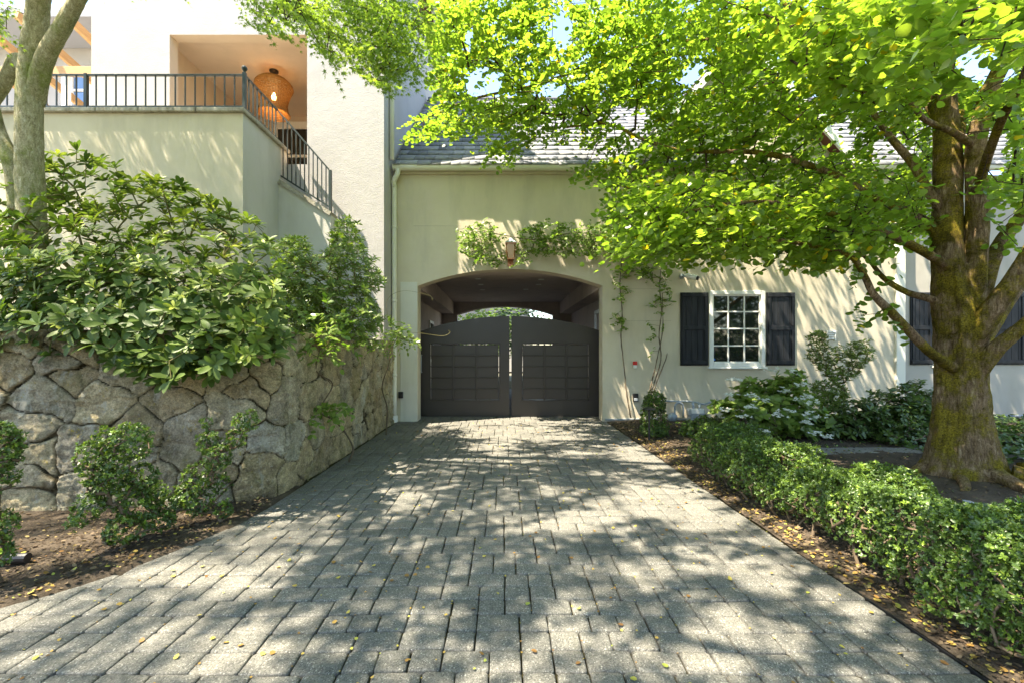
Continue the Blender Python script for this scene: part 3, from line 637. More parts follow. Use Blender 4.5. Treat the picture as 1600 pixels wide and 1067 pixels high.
# ================================================================== GATE
GYY = 10.72; GS = F/GYY
gate = thing('driveway_gate', 'dark brown double driveway gate with arched top inside the passage', 'gate', (.18, GYY, 0))
def gtop(x): return arch(x, -2.02, 2.42, 1.98, 2.36)
def gate_leaf(xa, xb, pa, pb):
    z0, z1 = .40, 1.70; b = MB(); th = .05; nseg = 26
    xs = sorted(set([xa+(xb-xa)*k/nseg for k in range(nseg+1)]+[pa, pb]))
    for i in range(len(xs)-1):
        u, v = xs[i], xs[i+1]; inside = pa-1e-6 <= u and v <= pb+1e-6
        for lo, hi in ([((.015, .015), (z0, z0)), ((z1, z1), (gtop(u), gtop(v)))] if inside else [((.015, .015), (gtop(u), gtop(v)))]):
            for y, f in ((GYY, 0), (GYY+th, 1)):
                q = [(u, y, lo[0]), (v, y, lo[1]), (v, y, hi[1]), (u, y, hi[0])]; b.add(q, [(0, 1, 2, 3) if not f else (3, 2, 1, 0)])
        b.add([(u, GYY, gtop(u)), (v, GYY, gtop(v)), (v, GYY+th, gtop(v)), (u, GYY+th, gtop(u))], [(0, 1, 2, 3)])
    for x in (xa, xb): b.add([(x, GYY, .015), (x, GYY+th, .015), (x, GYY+th, gtop(x)), (x, GYY, gtop(x))], [(0, 1, 2, 3)])
    for x in (pa, pb): b.add([(x, GYY, z0), (x, GYY+th, z0), (x, GYY+th, z1), (x, GYY, z1)], [(0, 1, 2, 3)])
    for z in (z0, z1): b.add([(pa, GYY, z), (pb, GYY, z), (pb, GYY+th, z), (pa, GYY+th, z)], [(0, 1, 2, 3)])
    o = b.build('gate_leaf', M_gate, gate)
    p = MB(); g_ = .011                                       # recessed boards with light gaps round them
    for k in range(5):
        a = z0+.004+(z1-z0-.014)*k/5; c = z0+.004+(z1-z0-.014)*(k+1)/5; p.bbox((pa+g_, GYY+.012, a), (pb-g_, GYY+.03, c-.0005), .006)
    p.build('panel', M_gate, o)
    gr_ = MB(); e = .03
    gr_.bbox((pa-e, GYY-.016, z0-e), (pa-.004, GYY-.001, z1+e), .004); gr_.bbox((pb+.004, GYY-.016, z0-e), (pb+e, GYY-.001, z1+e), .004)
    gr_.bbox((pa, GYY-.016, z1+.004), (pb, GYY-.001, z1+e), .004); gr_.bbox((pa, GYY-.016, z0-e), (pb, GYY-.001, z0-.004), .004)
    for k in (1, 2): x = pa+(pb-pa)*k/3; gr_.bbox((x-.02, GYY-.018, z0+.001), (x+.02, GYY+.011, z1-.001), .007)
    for k in range(1, 5): z = z0+(z1-z0)*k/5; gr_.bbox((pa+.001, GYY-.014, z-.014), (pb-.001, GYY+.0115, z+.014), .006)
    gr_.build('grille', M_gate, o)
gate_leaf(-2.04, .165, -1.69, -.08); gate_leaf(.215, 2.42, .47, 2.03)
for x in (-2.1, 2.47): q = MB(); q.bbox((x-.05, GYY-.02, 0), (x+.05, GYY+.1, 2.1)); q.build('hinge_post', M_gate, gate)
h = MB(); h.tube(crom([(-1.90, GYY, 1.05), (-1.90, GYY-.06, 1.08), (-1.90, GYY-.06, 1.42), (-1.90, GYY, 1.45)], 4), .012, 8); h.build('handle', M_galv, gate, True)

# ================================================================== WHITE HOUSE
wh = thing('white_house', 'tall white rough stucco house with loggia behind the stone wall', 'house', (-5, 9.3, 0))
WY = 9.3; HX0, HX1 = -8.40, -2.42; OX0, OX1, OZ = -6.80, -3.99, 8.0; TOP = 11.75; FLZ = 5.35
m = MB(); wallface(m, WY, HX0, OX0, 0, TOP); wallface(m, WY, OX0, OX1, OZ, TOP); wallface(m, WY, OX0, OX1, 0, FLZ); wallface(m, WY, OX1, HX1, 0, TOP)
m.add([(HX1, WY, 0), (HX1, 24, 0), (HX1, 24, TOP), (HX1, WY, TOP)], [(0, 1, 2, 3)]); m.add([(HX0, WY, 0), (HX0, 14, 0), (HX0, 14, TOP), (HX0, WY, TOP)], [(3, 2, 1, 0)])
m.build('wall', M_white, wh)
m = MB(); ry = WY+.24
m.add([(OX0, WY, FLZ), (OX0, ry, FLZ), (OX0, ry, OZ), (OX0, WY, OZ)], [(0, 1, 2, 3)]); m.add([(OX1, WY, FLZ), (OX1, ry, FLZ), (OX1, ry, OZ), (OX1, WY, OZ)], [(3, 2, 1, 0)])
m.add([(OX0, WY, OZ), (OX1, WY, OZ), (OX1, ry, OZ), (OX0, ry, OZ)], [(0, 1, 2, 3)])
lx0, lx1, lz, ly = OX0-.3, OX1+.0, OZ+.12, 12.8
m.add([(lx0, ry, lz), (lx1, ry, lz), (lx1, ly, lz), (lx0, ly, lz)], [(0, 1, 2, 3)]); m.add([(lx0, ry, FLZ), (lx0, ly, FLZ), (lx0, ly, lz), (lx0, ry, lz)], [(0, 1, 2, 3)])
m.add([(lx1, ry, FLZ), (lx1, ly, FLZ), (lx1, ly, lz), (lx1, ry, lz)], [(3, 2, 1, 0)]); m.add([(lx0, ly, FLZ), (lx1, ly, FLZ), (lx1, ly, lz), (lx0, ly, lz)], [(0, 1, 2, 3)])
m.add([(lx0, ry, OZ), (lx1, ry, OZ), (lx1, ry, lz), (lx0, ry, lz)], [(3, 2, 1, 0)]); m.add([(lx0, WY, FLZ), (lx1, WY, FLZ), (lx1, ly, FLZ), (lx0, ly, FLZ)], [(0, 1, 2, 3)])
m.build('loggia', M_beige, wh)
d = MB(); dy = ly-.06
for a, b in ((-6.4, -6.3), (-5.2, -5.1), (-4.1, -4.02)): d.bbox((a, dy, FLZ), (b, dy+.055, 7.75))
d.bbox((-6.4, dy-.012, 7.75), (-4.02, dy+.055, 7.95)); d.bbox((-6.3, dy+.003, 6.95), (-4.1, dy+.05, 7.03))
do = d.build('glass_door', M_trimw, wh); d = MB(); d.add([(-6.35, dy+.03, FLZ), (-4.05, dy+.03, FLZ), (-4.05, dy+.03, 7.76), (-6.35, dy+.03, 7.76)], [(0, 1, 2, 3)]); d.build('pane', M_glass, do)
e = MB(); e.box((HX1+.001, 8.9, TOP-.02), (HX1+.30, 26, TOP+.03)); e.build('soffit', M_brownfas, wh)
e = MB(); e.box((HX1+.30, 8.9, TOP-.08), (HX1+.46, 26, TOP+.12)); e.build('gutter', M_trim, wh)
e = MB(); e.add([(HX1+.5, 8.8, TOP+.1), (HX1+.5, 26, TOP+.1), (-5.4, 26, TOP+3), (-5.4, 8.8, TOP+3)], [(0, 1, 2, 3)]); e.add([(-8.9, 8.8, TOP+.1), (-8.9, 26, TOP+.1), (-5.4, 26, TOP+3), (-5.4, 8.8, TOP+3)], [(3, 2, 1, 0)]); e.add([(HX0, 9.3, TOP), (HX1, 9.3, TOP), (-5.4, 9.3, TOP+2.9)], [(0, 1, 2)]); e.build('roof', M_slate, wh)
dsp = MB(); dsp.tube([(HX1+.06, 9.72, TOP), (HX1+.06, 9.72, 5.62)], .05, 10); dsp.build('downspout', M_trimw, wh, True)
# rear wing to the left
rwg = thing('rear_wing', 'pale rear wing of the house with blue glass door behind the pergola', 'house', (-12, 13.5, 0))
m = MB(); wallface(m, 13.5, -20, -8.6, 0, 11.8); m.build('wall', M_white, rwg)
m = MB(); m.box((-20, 12.2, 10.5), (-8.6, 13.49, 10.75)); m.build('eave', mat('grey_soffit', (.30, .31, .34), .7), rwg)
wz = lambda py: CH+(548-py)*13.4/F; wx = lambda px: (px-785)*13.4/F
m = MB(); 
for a, b, c_, d_ in ((110, 114, 112, 175), (140, 144, 112, 175), (110, 144, 108, 112), (114, 140, 140, 143)): m.bbox((wx(a), 13.38, wz(d_)), (wx(b), 13.47, wz(c_)))
o = m.build('glass_door', M_trimw, rwg); m = MB(); m.add([(wx(114), 13.44, wz(175)), (wx(140), 13.44, wz(175)), (wx(140), 13.44, wz(112)), (wx(114), 13.44, wz(112))], [(0, 1, 2, 3)]); m.build('pane', M_glassb, o)
pg = thing('pergola', 'cedar pergola beams above the terrace beside the white house', 'pergola', (-9.8, 11, 5.4))
m = MB(); m.bbox((-14, 11.0, 8.22), (-8.45, 11.12, 8.42)); m.build('beam', M_wood, pg)
for a in (-13.2, -12.1, -11.0, -9.9, -8.8): m = MB(); m.beam((a, 10.3, 9.15), (a+.1, 13.4, 8.45), .08, .2); m.build('rafter', M_wood, pg)
for a in (-13.9, -10.6): m = MB(); m.bbox((a-.07, 11.0, 5.4), (a+.07, 11.12, 8.22)); m.build('post', M_trimw, pg)
# pendant lamp
lp = thing('pendant_lamp', 'glowing orange wicker pendant lamp hanging in the loggia', 'lamp', (-5.37, 10.7, lz)); LC = Vector((-5.37, 10.7, 0))
m = MB(); m.lathe([(0, lz-.004), (.10, lz-.004), (.10, lz-.03), (0, lz-.035)], LC, 20); m.build('ceiling_rose', M_blk, lp, True)
m = MB(); m.tube([LC+Vector((0, 0, lz-.03)), LC+Vector((0, 0, lz-.55))], .008, 6); m.build('cord', M_blk, lp)
N = NT(mat('wicker', (.55, .24, .06), .6)); M_wick = N.out(N.ramp(N.noise(40, 3, .5, (.3, .3, 3)), [(.3, (.22, .09, .02)), (.7, (.48, .25, .08))]), N.bump(N.noise(60, 2, .5, (.3, .3, 3)), .6, .01))
m = MB(); prof = [(.16, -.22), (.32, -.25), (.40, -.33), (.42, -.40), (.37, -.50), (.32, -.64), (.29, -.80), (.31, -.95), (.35, -1.02)]
for i in range(28):                                          # rings
    z = -.22-.80*i/27; r = np.interp(-z, [-q[1] for q in prof], [q[0] for q in prof]); c = [LC+Vector((r*math.cos(a), r*math.sin(a), lz+z)) for a in np.linspace(0, 2*math.pi, 29)]; m.tube(c, .011, 4, caps=False)
for k in range(36): a = k/36*2*math.pi; m.tube([LC+Vector((r*math.cos(a+.4*j/9), r*math.sin(a+.4*j/9), lz+z)) for j, (r, z) in enumerate(prof)], .007, 4, caps=False)
m.build('lamp_shade', M_wick, lp)
mb_ = mat('bulb_glow', (1, .7, .3), .4); b = mb_.node_tree.nodes["Principled BSDF"]; b.inputs["Emission Color"].default_value = (1, .55, .18, 1); b.inputs["Emission Strength"].default_value = 9
m = MB(); m.lathe([(0, -.07), (.04, -.06), (.06, -.02), (.05, .03), (.025, .07), (.02, .1)], LC+Vector((0, 0, lz-.62)), 14); m.build('bulb', mb_, lp, True)
pl = bpy.data.lights.new("bulb_light", 'POINT'); pl.energy = 3; pl.color = (1, .6, .28); pl.shadow_soft_size = .06; plo = bpy.data.objects.new("bulb_light", pl); COL.objects.link(plo); plo.parent = lp; plo.location = (0, 0, -.75)

# ================================================================== TERRACE + RAILING
TY = 7.7; TX = -4.39; TZ = 5.56
ter = thing('terrace', 'tan stucco terrace wall with stone coping in front of the white house', 'terrace', (-7, 7.7, 0))
m = MB(); wallface(m, TY, -14, TX, 1.4, TZ); m.build('front_wall', M_tan, ter)
m = MB(); m.add([(TX, TY, 1.4), (TX, WY, 1.4), (TX, WY, TZ), (TX, TY, TZ)], [(0, 1, 2, 3)])
SY = 8.92; sx1 = -3.36
m.add([(TX, SY, 1.4), (sx1, SY, 1.4), (sx1, SY, 4.20), (TX, SY, 4.86)], [(0, 1, 2, 3)]); m.add([(sx1, SY, 1.4), (sx1, WY, 1.4), (sx1, WY, 4.2), (sx1, SY, 4.2)], [(0, 1, 2, 3)])
m.build('side_wall', M_grey, ter)  # greyer than the front wall: cool sky light put into the colour
N = NT(mat('coping_stone', (.32, .29, .24), .9, 0, .15)); M_cope = N.out(N.ramp(N.noise(7, 8, .75), [(.3, (.16, .14, .10)), (.5, (.36, .33, .27)), (.75, (.5, .47, .4))]), N.bump(N.noise(25, 6, .7), .8, .02))
m = MB(); x = -14
while x < TX-.1:
    b = min(x+random.uniform(.7, 1.1), TX+.06); 
    if TX-b < .3: b = TX+.06
    m.bbox((x, TY-.07, TZ), (b-.008, TY+.32, TZ+.075), .012); x = b
y = TY+.325
m.bbox((TX-.30, y, TZ), (TX+.06, y+.62, TZ+.075), .012); m.bbox((TX-.30, y+.63, TZ), (TX+.06, WY-.005, TZ+.075), .012)
m.build('coping', M_cope, ter); m = MB(); m.beam((TX+.02, SY+.14, 4.86), (sx1, SY+.14, 4.22), .36, .08); m.build('coping', M_cope, ter)
ft = MB(); ft.add([(-14, TY+.3, TZ-.1), (TX-.2, TY+.3, TZ-.1), (TX-.2, WY, TZ-.1), (-14, WY, TZ-.1)], [(0, 1, 2, 3)]); ft.add([(-20, WY, TZ-.1), (HX0, WY, TZ-.1), (HX0, 13.5, TZ-.1), (-20, 13.5, TZ-.1)], [(0, 1, 2, 3)]); ft.build('terrace_floor', M_grey, ter)
rail = thing('iron_railing', 'dark green iron railing with ball finial along terrace and stair', 'railing', (TX, TY+.1, TZ+.08))
RT, RB = 6.29, 5.75
def post(x, y, z0, z1, ball=False):
    m = MB(); m.bbox((x-.028, y-.028, z0), (x+.028, y+.028, z1), .004); o = m.build('post', M_iron, rail)
    if ball: m = MB(); m.lathe([(.0, -.01), (.02, 0), (.018, .02), (.034, .035), (.046, .06), (.046, .08), (.03, .108), (0, .115)], (x, y, z1), 16); m.build('finial', M_iron, o, True)
ry_ = TY+.12
post(TX-.04, ry_, TZ+.07, RT+.03, True); post(TX-.04-2.72, ry_, TZ+.07, RT+.01); post(TX-.04-5.4, ry_, TZ+.07, RT+.01)
m = MB(); m.bbox((-14, ry_-.022, RT-.03), (TX-.07, ry_+.022, RT), .005); m.bbox((-14, ry_-.016, RB-.04), (TX-.07, ry_+.016, RB), .004); m.build('rail', M_iron, rail)
m = MB(); m.bbox((TX-.062, ry_+.03, RT-.03), (TX-.018, SY+.05, RT), .005); m.bbox((TX-.056, ry_+.03, RB-.05), (TX-.024, SY+.05, RB-.02), .004)
m.beam((TX-.04, SY+.10, RT-.015), (sx1-.05, SY+.10, 5.10), .044, .03); m.beam((TX-.02, SY+.10, 5.02), (sx1-.05, SY+.10, 4.38), .03, .03); m.build('rail', M_iron, rail)
def balu(x, y, z0, z1): m = MB(); m.box((x-.009, y-.009, z0), (x+.009, y+.009, z1)); m.build('baluster', M_iron, rail)
k = 1
while k < 34:
    x = TX-.04-k*.17
    if abs(x-(TX-.04-2.72)) > .05: balu(x, ry_, RB-.001, RT-.029)
    k += 1
k = 1
while ry_+k*.135 < SY: balu(TX-.04, ry_+k*.135, RB-.03, RT-.029); k += 1
n = 12
for k in range(1, n): x = TX-.04+(sx1-.05-TX+.04)*k/n; f = k/n; balu(x, SY+.10, 5.02-(.64)*f, RT-.03-(RT-5.10-.02)*f)
post(sx1-.05, SY+.10, 4.26, 5.12)

# ================================================================== FIXTURES
ln = thing('wall_lantern', 'copper wall lantern with pitched cap half hidden in the vine over the arch', 'lantern', (.18, 9.9, 3.8))
c = Vector((.18, 9.82, 0)); m = MB(); m.lathe([(0, 3.98), (.03, 3.97), (.06, 3.93), (.16, 3.87), (.165, 3.855), (.10, 3.85)], c, 4, Matrix.Rotation(math.pi/4, 4, 'Z')); m.build('cap', M_galv, ln)
N_cop = mat('copper', (.45, .20, .10), .4, .7)
m = MB()
for sx in (-1, 1):
    for sy in (-1, 1): m.beam(c+Vector((sx*.10, sy*.10, 3.85)), c+Vector((sx*.07, sy*.07, 3.52)), .014, .014)
for z, r in ((3.85, .10), (3.52, .07)): m.box((c.x-r-.01, c.y-r-.01, z-.012), (c.x+r+.01, c.y+r+.01, z+.008))
m.beam((c.x, 9.83, 3.50), (c.x, 9.99, 3.45), .03, .03); m.bbox((c.x-.06, 9.975, 3.38), (c.x+.06, 9.998, 3.62)); m.build('frame', N_cop, ln)
m = MB(); m.lathe([(.085*1.35, 3.84), (.06*1.35, 3.53)], c, 4, Matrix.Rotation(math.pi/4, 4, 'Z')); m.build('lantern_glass', mat('amber_glass', (.55, .30, .16), .15, 0, .8), ln)
sc_ = thing('security_camera', 'small white security camera with black lens above the left shutter', 'camera', (4.05, 9.9, 3.13))
m = MB(); m.tube([(3.93, 9.998, 3.17), (3.93, 9.93, 3.17)], .05, 14); m.tube([(3.93, 9.94, 3.17), (3.98, 9.88, 3.155)], .02, 10); m.build('mount', M_galv, sc_, True)
m = MB(); m.tube(crom([(3.97, 9.93, 3.185), (4.02, 9.88, 3.175), (4.12, 9.80, 3.13), (4.17, 9.76, 3.105)], 4), [.02, .04, .048, .05, .05, .05, .052, .055, .055, .055, .052, .05, .045], 14); m.build('body', M_trimw, sc_, True)
m = MB(); m.tube([(4.175, 9.757, 3.102), (4.195, 9.735, 3.09)], [.046, .04], 14); m.build('lens', M_blk, sc_, True)
al = thing('alarm_button', 'small red and white alarm box on the wall right of the arch', 'alarm', (2.91, 9.97, 1.26))
m = MB(); m.bbox((2.865, 9.965, 1.24), (2.955, 9.998, 1.32)); m.build('red_box', M_red, al); m = MB(); m.bbox((2.875, 9.972, 1.17), (2.945, 9.998, 1.238)); m.build('white_plate', M_trimw, al)
m = MB(); m.bbox((2.86, 9.93, .44), (2.97, 9.998, .62), .008); o = m.build('step_light', M_blk); tag(o, 'black box light low on the wall right of the arch', 'light'); q = MB(); q.bbox((2.875, 9.92, .46), (2.955, 9.932, .52)); q.build('lens', M_galv, o)
m = MB(); m.bbox((-2.27, 9.91, .52), (-2.17, 9.981, .66), .008); o = m.build('outlet_box', M_blk); tag(o, 'black outlet box low on the pier beside the left downspout', 'outlet'); q = MB(); q.bbox((-2.255, 9.9, .54), (-2.185, 9.912, .60)); q.build('cover', M_blk, o)
gm = thing('gas_meter', 'grey gas meter with pipes against the wall below the window', 'gas meter', (4.1, 9.75, .1))
m = MB(); m.tube(crom([(3.2, 9.9, .46), (3.6, 9.9, .46), (3.85, 9.9, .455), (4.12, 9.88, .45), (4.35, 9.85, .40), (4.5, 9.86, .44)], 4), .02, 8); m.tube(crom([(3.72, 9.82, .02), (3.72, 9.82, .33), (3.76, 9.82, .42), (3.86, 9.82, .42), (3.90, 9.82, .32), (3.90, 9.82, .12)], 4), .022, 8)
m.tube([(4.12, 9.86, .46), (4.12, 9.82, .30)], .03, 8); m.tube([(4.26, 9.86, .43), (4.26, 9.82, .30)], .03, 8); m.build('pipe', M_galv, gm, True)
m = MB(); m.bbox((3.99, 9.70, .15), (4.33, 9.90, .31), .03); m.tube([(4.16, 9.68, .06), (4.16, 9.89, .06)], .16, 22); m.build('body', M_galv, gm)
m = MB(); m.bbox((4.03, 9.685, .22), (4.29, 9.70, .32), .004); m.build('dial', M_trimw, gm); m = MB(); m.lathe([(0, -.05), (.08, -.04), (.11, 0), (.08, .04), (0, .05)], (3.66, 9.8, .12), 18, Matrix.Rotation(math.pi/2, 4, 'X')); m.build('regulator', M_galv, gm, True)
pth = thing('path_light', 'black mushroom path light at the driveway edge by the clipped bush', 'path light', (2.50, 7.75, 0))
m = MB(); m.tube([(2.50, 7.75, -.02), (2.50, 7.75, .56)], .017, 8); m.build('stake', M_blk, pth); m = MB(); m.lathe([(0, .60), (.02, .60), (.11, .565), (.115, .555), (.03, .55), (0, .55)], (2.50, 7.75, 0), 20); m.build('hood', M_blk, pth, True)
up = MB(); up.tube([(4.29, 4.2, .0), (4.30, 4.2, .16)], .05, 14); o = up.build('spotlight', M_blk); tag(o, 'small black spotlight in the soil at the foot of the mossy tree', 'spotlight')
q = MB(); q.tube([(4.30, 4.2, .155), (4.301, 4.2, .165)], .042, 14); q.build('lens', M_galv, o)
up = MB(); up.tube([(-3.9, 3.35, .09), (-2.95, 3.5, .09)] if False else [(-4.2, 3.2, .07), (-3.42, 3.28, .06)], .035, 12); o = up.build('hose_end', M_blk); tag(o, 'black pipe end lying on the soil at the left', 'pipe')

# ================================================================== PLANTS
def poly_pts(n, poly, Df, tries=60):
    xs = [p[0] for p in poly]; ys = [p[1] for p in poly]; out = []
    while sum(len(o) for o in out) < n:
        px = rng.uniform(min(xs), max(xs), n*2); py = rng.uniform(min(ys), max(ys), n*2); k = inpoly(px, py, poly); px, py = px[k], py[k]
        D = Df(px, py); out.append(np.column_stack([(px-785)/F*D, D, CH+(548-py)/F*D]))
    return np.concatenate(out)[:n]
# ---- rhododendron over the wall
def rhodo():
    t = thing('rhododendron', 'large glossy rhododendron spilling over the stone wall under the terrace', 'shrub', (-4, 5.4, 1.6))
    P1 = [(-40, 275), (30, 255), (110, 232), (200, 262), (250, 285), (300, 290), (345, 318), (405, 345), (435, 400), (450, 470), (440, 530), (-40, 540)]
    A = poly_pts(620, P1, lambda x, y: rng.uniform(4.75, 6.4, len(x))+np.clip((420-y)/200, 0, .8))
    B = poly_pts(240, [(-40, 400), (120, 390), (250, 400), (430, 440), (450, 540), (-40, 560)], lambda x, y: rng.uniform(4.3, 4.8, len(x)))
    Cc = poly_pts(125, [(-40, 500), (130, 520), (175, 575), (240, 590), (330, 595), (380, 570), (432, 560), (440, 500), (200, 470)], lambda x, y: rng.uniform(4.05, 4.45, len(x)))
    Wc = np.concatenate([A, B, Cc]); Wc = Wc[Wc[:, 2] > 1.28]
    ctr = np.array([-4.1, 5.6, 2.0]); ax = unit(Wc-ctr)*.55+np.array([0, -.25, .75]); ax = ax+rng.normal(size=ax.shape)*.25
    p, d, nr, s = whorls(Wc, ax, 9, .15, 1.0)
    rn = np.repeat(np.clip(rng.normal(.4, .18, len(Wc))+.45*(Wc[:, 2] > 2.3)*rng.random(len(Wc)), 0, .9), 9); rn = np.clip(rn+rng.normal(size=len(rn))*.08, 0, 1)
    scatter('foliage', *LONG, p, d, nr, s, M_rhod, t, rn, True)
    k = rng.random(len(Wc)) < .33; p, d, nr, s = whorls(Wc[k]+unit(ax[k])*.03, ax[k], 5, .085, 1.6)
    scatter('new_growth', *LONG, p, d, nr, s, M_rhod, t, rng.uniform(.85, 1, len(p)), True)
    sk = [np.array([x, 5.5, z]) for x in (-5.2, -4.3, -3.4) for z in np.linspace(1.6, 2.0, 4)]
    edges_mesh('stems', grow(sk, Wc, .3, .004, .03, .4), M_stem, t)
rhodo()
# ---- light narrow leaved shrub beside it
def pieris(name, label, poly, Dr, nb, leaf, base, mt, n=8, thin=NARROW, tv=None, stemm=M_stem, zb=.8):
    t = thing(name, label, 'shrub', base)
    C = poly_pts(nb, poly, lambda x, y: rng.uniform(Dr[0], Dr[1], len(x)))
    C = C[C[:, 2] > base[2]-.35]
    ax = unit(C-np.array(base)-np.array([0, 0, .6]))*.6+np.array([0, -.2, zb])+rng.normal(size=C.shape)*.3
    p, d, nr, s = whorls(C, ax, n, leaf, .8); scatter('foliage', *thin, p, d, nr, s, mt, t, None, True)
    b = np.array(base); sk = [b+np.array([dx, 0, z]) for dx in (-.12, .1) for z in np.linspace(0, .35, 5)]
    edges_mesh('stems', grow(sk, C, .25, .0022, .018, .36), stemm, t, 4)
pieris('pieris_shrub', 'airy light green shrub between the rhododendron and the arch', [(425, 395), (445, 368), (475, 372), (492, 398), (510, 392), (520, 352), (545, 335), (562, 352), (566, 385), (588, 402), (600, 440), (585, 465), (598, 500), (570, 535), (470, 525), (440, 480), (425, 440)], (6.0, 7.6), 1150, .095, (-2.95, 6.9, 1.6), M_pier2)
# ---- round leafed climber hanging over the wall
def creeper(name, label, cl, stem, mt=M_vine, leaf=.09, nper=9, L=.22, group=None):
    t = thing(name, label, 'creeper', stem[0], 0, group)
    C = []; D = []
    for (px, py, Dd, r, n) in cl:
        c = np.array(at(px, py, Dd)); q = c+rng.normal(size=(n, 3))*np.array([r, r*.8, r*.6]); C.append(q); D.append(unit(q-c+np.array([0, -.15, -.02])+rng.normal(size=(n, 3))*.1))
    C = np.concatenate(C); D = np.concatenate(D)
    p, d, nr, s, a, b = sprays(C, D, nper, L, leaf, .5, .4, (0, -.35, 1)); scatter('foliage', *OVAL, p, d, nr, s, mt, t, None, True)
    m = MB(); pts = crom(stem, 6); m.tube(pts, [np.interp(i, [0, len(pts)-1], [.014, .006]) for i in range(len(pts))], 7, .12); m.build('stem', M_stemb, t, True)
    edges_mesh('twigs', grow([np.array(q) for q in pts], C, .2, .0025, .01, .4), M_stem, t, 4)
s0 = at(545, 722, 6.30); s0.z = .02
creeper('wall_creeper', 'green climber with bright leaves hanging on the middle of the stone wall', [(500, 545, 5.7, .16, 12), (478, 535, 5.4, .13, 8), (535, 535, 6.2, .12, 7), (505, 640, 5.75, .12, 9), (530, 632, 6.0, .1, 5), (480, 655, 5.5, .08, 3), (515, 500, 5.7, .2, 12), (450, 505, 5.2, .2, 8), (580, 505, 6.8, .22, 10)],
        [s0, at(552, 700, 6.30), at(537, 672, 6.2), at(520, 655, 6.0), at(500, 640, 5.8), at(520, 600, 6.05), at(495, 580, 5.75), at(500, 545, 5.7)])
s0 = at(607, 678, 8.3); s0.z = .02; s0.x = -2.12
creeper('wall_creeper', 'pale lit climber at the far end of the stone wall beside the downspout', [(625, 525, 8.2, .17, 16), (605, 520, 7.9, .2, 16), (640, 535, 8.4, .1, 8), (600, 545, 8.0, .12, 6)],
        [s0, Vector((-2.10, 8.3, .5)), Vector((-2.18, 8.25, .9)), Vector((-2.05, 8.2, 1.3)), at(612, 545, 8.2), at(622, 525, 8.2)], M_vine, .075)
m = MB(); m.tube(crom([at(625, 522, 8.2), at(650, 520, 8.3), at(690, 525, 8.4), at(703, 520, 8.4), at(700, 516, 8.4)], 6), .0035, 5); m.tube(crom([at(608, 510, 8.2), at(605, 470, 8.3), at(630, 455, 8.4), at(670, 462, 8.5), at(676, 470, 8.5)], 6), .003, 5)
o = m.build('tendril', M_stem); o.name = 'tendril'; o.parent = bpy.data.objects['wall_creeper.001']; o.matrix_parent_inverse = Matrix.Translation(-o.parent.location)
# ---- wisteria on the facade
def wisteria():
    t = thing('wisteria_vine', 'wisteria trained across the wall over the arch and down its right side', 'vine', (3.35, 9.9, 0))
    stems = [[(3.1, 9.85, .15), (3.22, 9.9, .6), (3.36, 9.93, 1.0), (3.46, 9.93, 1.4), (3.42, 9.93, 1.9), (3.47, 9.93, 2.4), (3.43, 9.93, 3.0), (3.48, 9.92, 3.6), (3.35, 9.9, 4.3), (2.9, 9.88, 4.6)],
             [(2.78, 9.85, .1), (2.70, 9.93, .7), (2.66, 9.94, 1.2), (2.59, 9.94, 1.8), (2.62, 9.94, 2.3), (2.57, 9.94, 3.0), (2.60, 9.93, 3.7), (2.4, 9.9, 3.95), (1.6, 9.86, 4.1), (.8, 9.86, 3.95), (0, 9.86, 4.05), (-.8, 9.88, 4.25)],
             [(3.15, 9.8, .2), (3.32, 9.85, .8), (3.56, 9.93, 1.35), (3.6, 9.94, 1.5)], [(3.05, 9.8, .2), (3.25, 9.88, .9), (3.38, 9.93, 1.4), (3.5, 9.94, 2.0), (3.49, 9.94, 2.8)]]
    m = MB(); sk = []
    for s_ in stems:
        pts = crom(s_, 8); m.tube(pts, [np.interp(i, [0, len(pts)-1], [.014, .007]) for i in range(len(pts))], 6, .4); sk += [np.array(q) for q in pts[16:]]
    for z in (4.28, 2.9, 2.2): m.tube([(-1.95 if z > 4 else 2.5, 9.985, z), (-.9 if z > 4 else 3.7, 9.985, z)], .0018, 4)
    m.build('stems', M_stemb, t, True)
    C1 = poly_pts(400, [(715, 355), (760, 345), (800, 368), (850, 345), (900, 352), (960, 350), (1010, 340), (1015, 395), (940, 400), (880, 398), (830, 395), (800, 420), (760, 415), (720, 392)], lambda x, y: rng.uniform(9.35, 9.93, len(x)))
    C2 = poly_pts(150, [(960, 330), (1060, 320), (1060, 400), (1030, 410), (1010, 430), (985, 425), (965, 395)], lambda x, y: rng.uniform(9.3, 9.9, len(x)))
    C3 = poly_pts(60, [(960, 410), (1050, 410), (1045, 470), (1035, 520), (1020, 560), (1012, 520), (1030, 440), (985, 430), (975, 520), (962, 500)], lambda x, y: rng.uniform(9.8, 9.92, len(x)))
    pxv, pyv = proj(C1); C1 = C1[~((np.abs(pxv-798) < 17) & (pyv > 366) & (pyv < 408) & (C1[:, 1] < 9.85))]
    C = np.concatenate([C1, C2, C3]); D = unit(rng.normal(size=C.shape)*np.array([1, .5, .35])+np.array([0, -.5, -.25]))
    p, d, nr, s, a, b = sprays(C, D, 11, .26, .085, .5, .4, (0, -.35, 1), 1.2)
    scatter('foliage', *HEX, p, d, nr, s, M_vine, t, None, True)
    edges_mesh('twigs', grow(sk, C, .25, .0025, .012, .4), M_stemb, t, 4)
wisteria()
